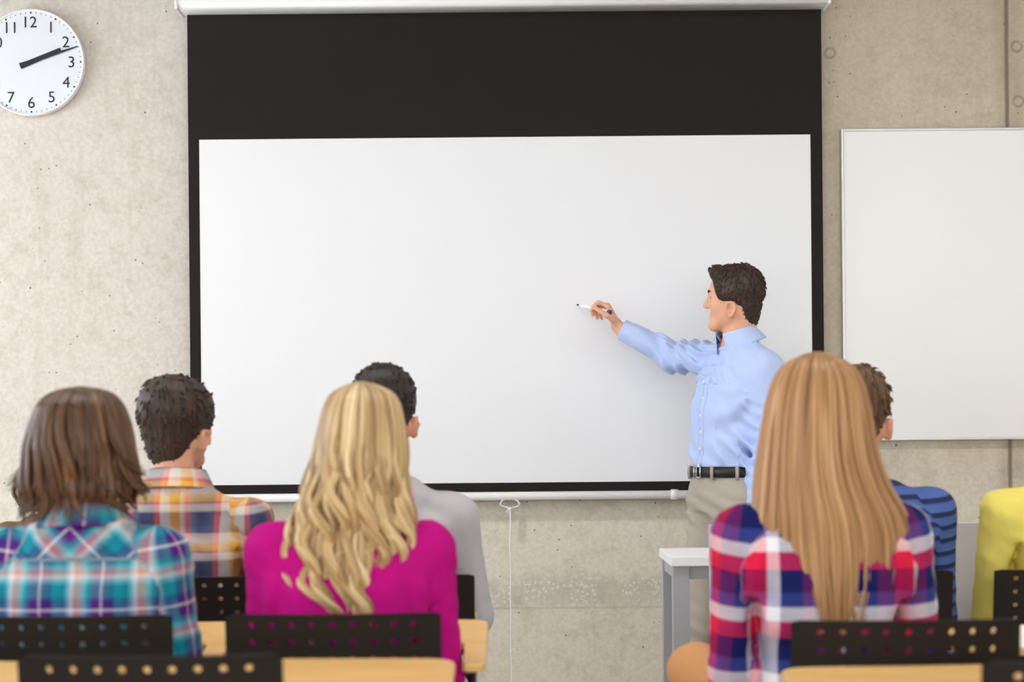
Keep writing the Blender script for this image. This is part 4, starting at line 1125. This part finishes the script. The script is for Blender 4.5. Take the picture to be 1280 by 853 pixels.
# cuff seam, placket and buttons follow the shirt front
def ray(obj, p0, d):
    p0 = Vector(p0)-Vector(T); ok, loc_, nrm, _ = obj.ray_cast(p0, Vector(d)); return (np.array(loc_), np.array(nrm)) if ok else (None, None)
bpy.context.view_layer.update()
mb = MB(); btn = []
zz = np.linspace(zS-.035, bt+.004, 40); row = []
for i, z in enumerate(zz):
    c0 = np.array([np.interp(z, [bt, zS], [wc[0], wc[0]+.045]), 6.13, z]) + lat*(.0)
    pr_ = []
    for dx in (-.016, -.005, .005, .016):
        a, n_ = ray(sh_, c0+lat*dx+fw*.4, -fw)
        if a is None: a = c0-T+fw*.11+lat*dx; n_ = fw
        pr_.append(a+fw*.0022)
    row.append(pr_)
    if i % 7 == 4: btn.append((pr_[1]+pr_[2])/2+fw*.0015)
for pr_ in row: mb.v += [tuple(q) for q in pr_]
for i in range(len(row)-1):
    for j in range(3): mb.f.append((i*4+j, i*4+j+1, i*4+j+5, i*4+j+4))
o = mb.build('placket', 'shirt_blue', sh_, True); m = o.modifiers.new('s', 'SOLIDIFY'); m.thickness = .0025
for b in btn:
    MB().tube([b-fw*.001, b+fw*.002], .0055, 12).build('button', 'tabletop', o, True)
# trousers
tp = [Loft([(hpz-.05, wc[0], 6.145, .165, .104), (hpz, wc[0], 6.145, .165, .112), (bt-.06, wc[0], 6.143, .158, .110), (bt-.002, wc[0], 6.14, .150, .106)], TR, .04, 2.3)]
for a, b, c in ((hR, kR, aR), (hL, kL, aL)):
    tp += [Cone(a+np.array([0, 0, -.035]), b, .098, .084, .04), Cone(b, c+np.array([0, 0, -.02]), .086, .072, .03, capb=True)]
def exP(Fd, x, y, z):
    Fd = Fd+.0025*noise3(x, y, z, 45, 8)
    m = np.exp(-((z-(hpz-.07))**2)/(2*.05**2))
    Fd = Fd+m*.005*np.sin((z*1.0+x*.5)*110+2*np.sin(x*20))
    m = np.exp(-((z-.50)**2)/(2*.07**2)); Fd = Fd+m*.004*np.sin(z*100+x*40)
    return np.maximum(Fd, z-(bt-.003))
tro = sdf_obj('trousers', tp, .005, 'trouser_grey', tr, T, exP, relax=1)
# belt
def ring(zc, w_, d_, half, name, mat, parent):
    mb = MB(); n = 56
    for k in range(n):
        a = 2*math.pi*k/n; cs, sn = math.cos(a), math.sin(a); e = 2/2.3
        px_, py_ = w_*math.copysign(abs(cs)**e, cs), d_*math.copysign(abs(sn)**e, sn)
        for rr, dz in ((1, -half), (1, half), (.95, half), (.95, -half)):
            q = np.array([wc[0], 6.14, zc+dz])+TR@np.array([px_*rr, py_*rr, 0])-T; mb.v.append(tuple(q))
    for k in range(n):
        a, b = k*4, ((k+1) % n)*4
        for j in range(4): mb.f.append((a+j, b+j, b+(j+1) % 4, a+(j+1) % 4))
    return mb.build(name, mat, parent, True)
belt = ring(bt-.019, .158, .115, .0185, 'belt', 'leather', tr)
bc = np.array([wc[0], 6.14, bt-.019])-T+fw*.118
mb = MB()
for s1, s2, e1, e2 in ((-.022, -.019, .022, -.019), (-.022, .019, .022, .019), (-.022, -.019, -.022, .019), (.022, -.019, .022, .019), (0.006, -.019, .006, .019)):
    mb.tube([bc+lat*s1+np.array([0, 0, s2]), bc+lat*e1+np.array([0, 0, e2])], .003, 8)
mb.build('buckle', 'steel', belt, True)
for ang in (62, 118, 20, 160, 245, 295):
    a = math.radians(ang); cs, sn = math.cos(a), math.sin(a); e = 2/2.3
    q = np.array([wc[0], 6.14, bt-.019])+TR@np.array([.160*math.copysign(abs(cs)**e, cs), .117*math.copysign(abs(sn)**e, sn), 0])-T
    mb = MB(); tg = TR@np.array([-sn, cs, 0]); nn = TR@np.array([cs, sn, 0])
    mb.tube([q+np.array([0, 0, -.026]), q+nn*.002, q+np.array([0, 0, .022])], .006, 8); mb.build('belt_loop', 'trouser_grey', tro, True)
for a_, t_ in ((aR, toeR), (aL, toeL)):
    sdf_obj('shoe', [Cone(a_+np.array([0, 0, -.045])-fw*.03, t_+fw*.06, .045, .038, .03), Cone(a_, a_+np.array([0, 0, -.04]), .046, .046, .03)], .006, 'shoe', tr, T, lambda Fd, x, y, z: np.maximum(Fd, .003-z), relax=1)
# marker
d = endp-tipp; Lm = np.linalg.norm(d); d /= Lm
mk = empty('marker_pen', tuple((tipp+endp)/2), 'white marker pen with dark blue end, held in the teacher\'s raised hand', 'marker')
c0 = (tipp+endp)/2
MB().tube([tipp+d*.018-c0, tipp+d*.026-c0, endp-d*.012-c0], [.0045, .0070, .0072], 16).build('barrel', 'white_metal', mk, True)
MB().tube([endp-d*.014-c0, endp-c0], [.0076, .0076], 16).build('end_cap', 'marker_blue', mk, True)
MB().tube([tipp-c0, tipp+d*.006-c0, tipp+d*.018-c0], [.002, .0032, .0040], 12).build('nib', 'ink', mk, True)
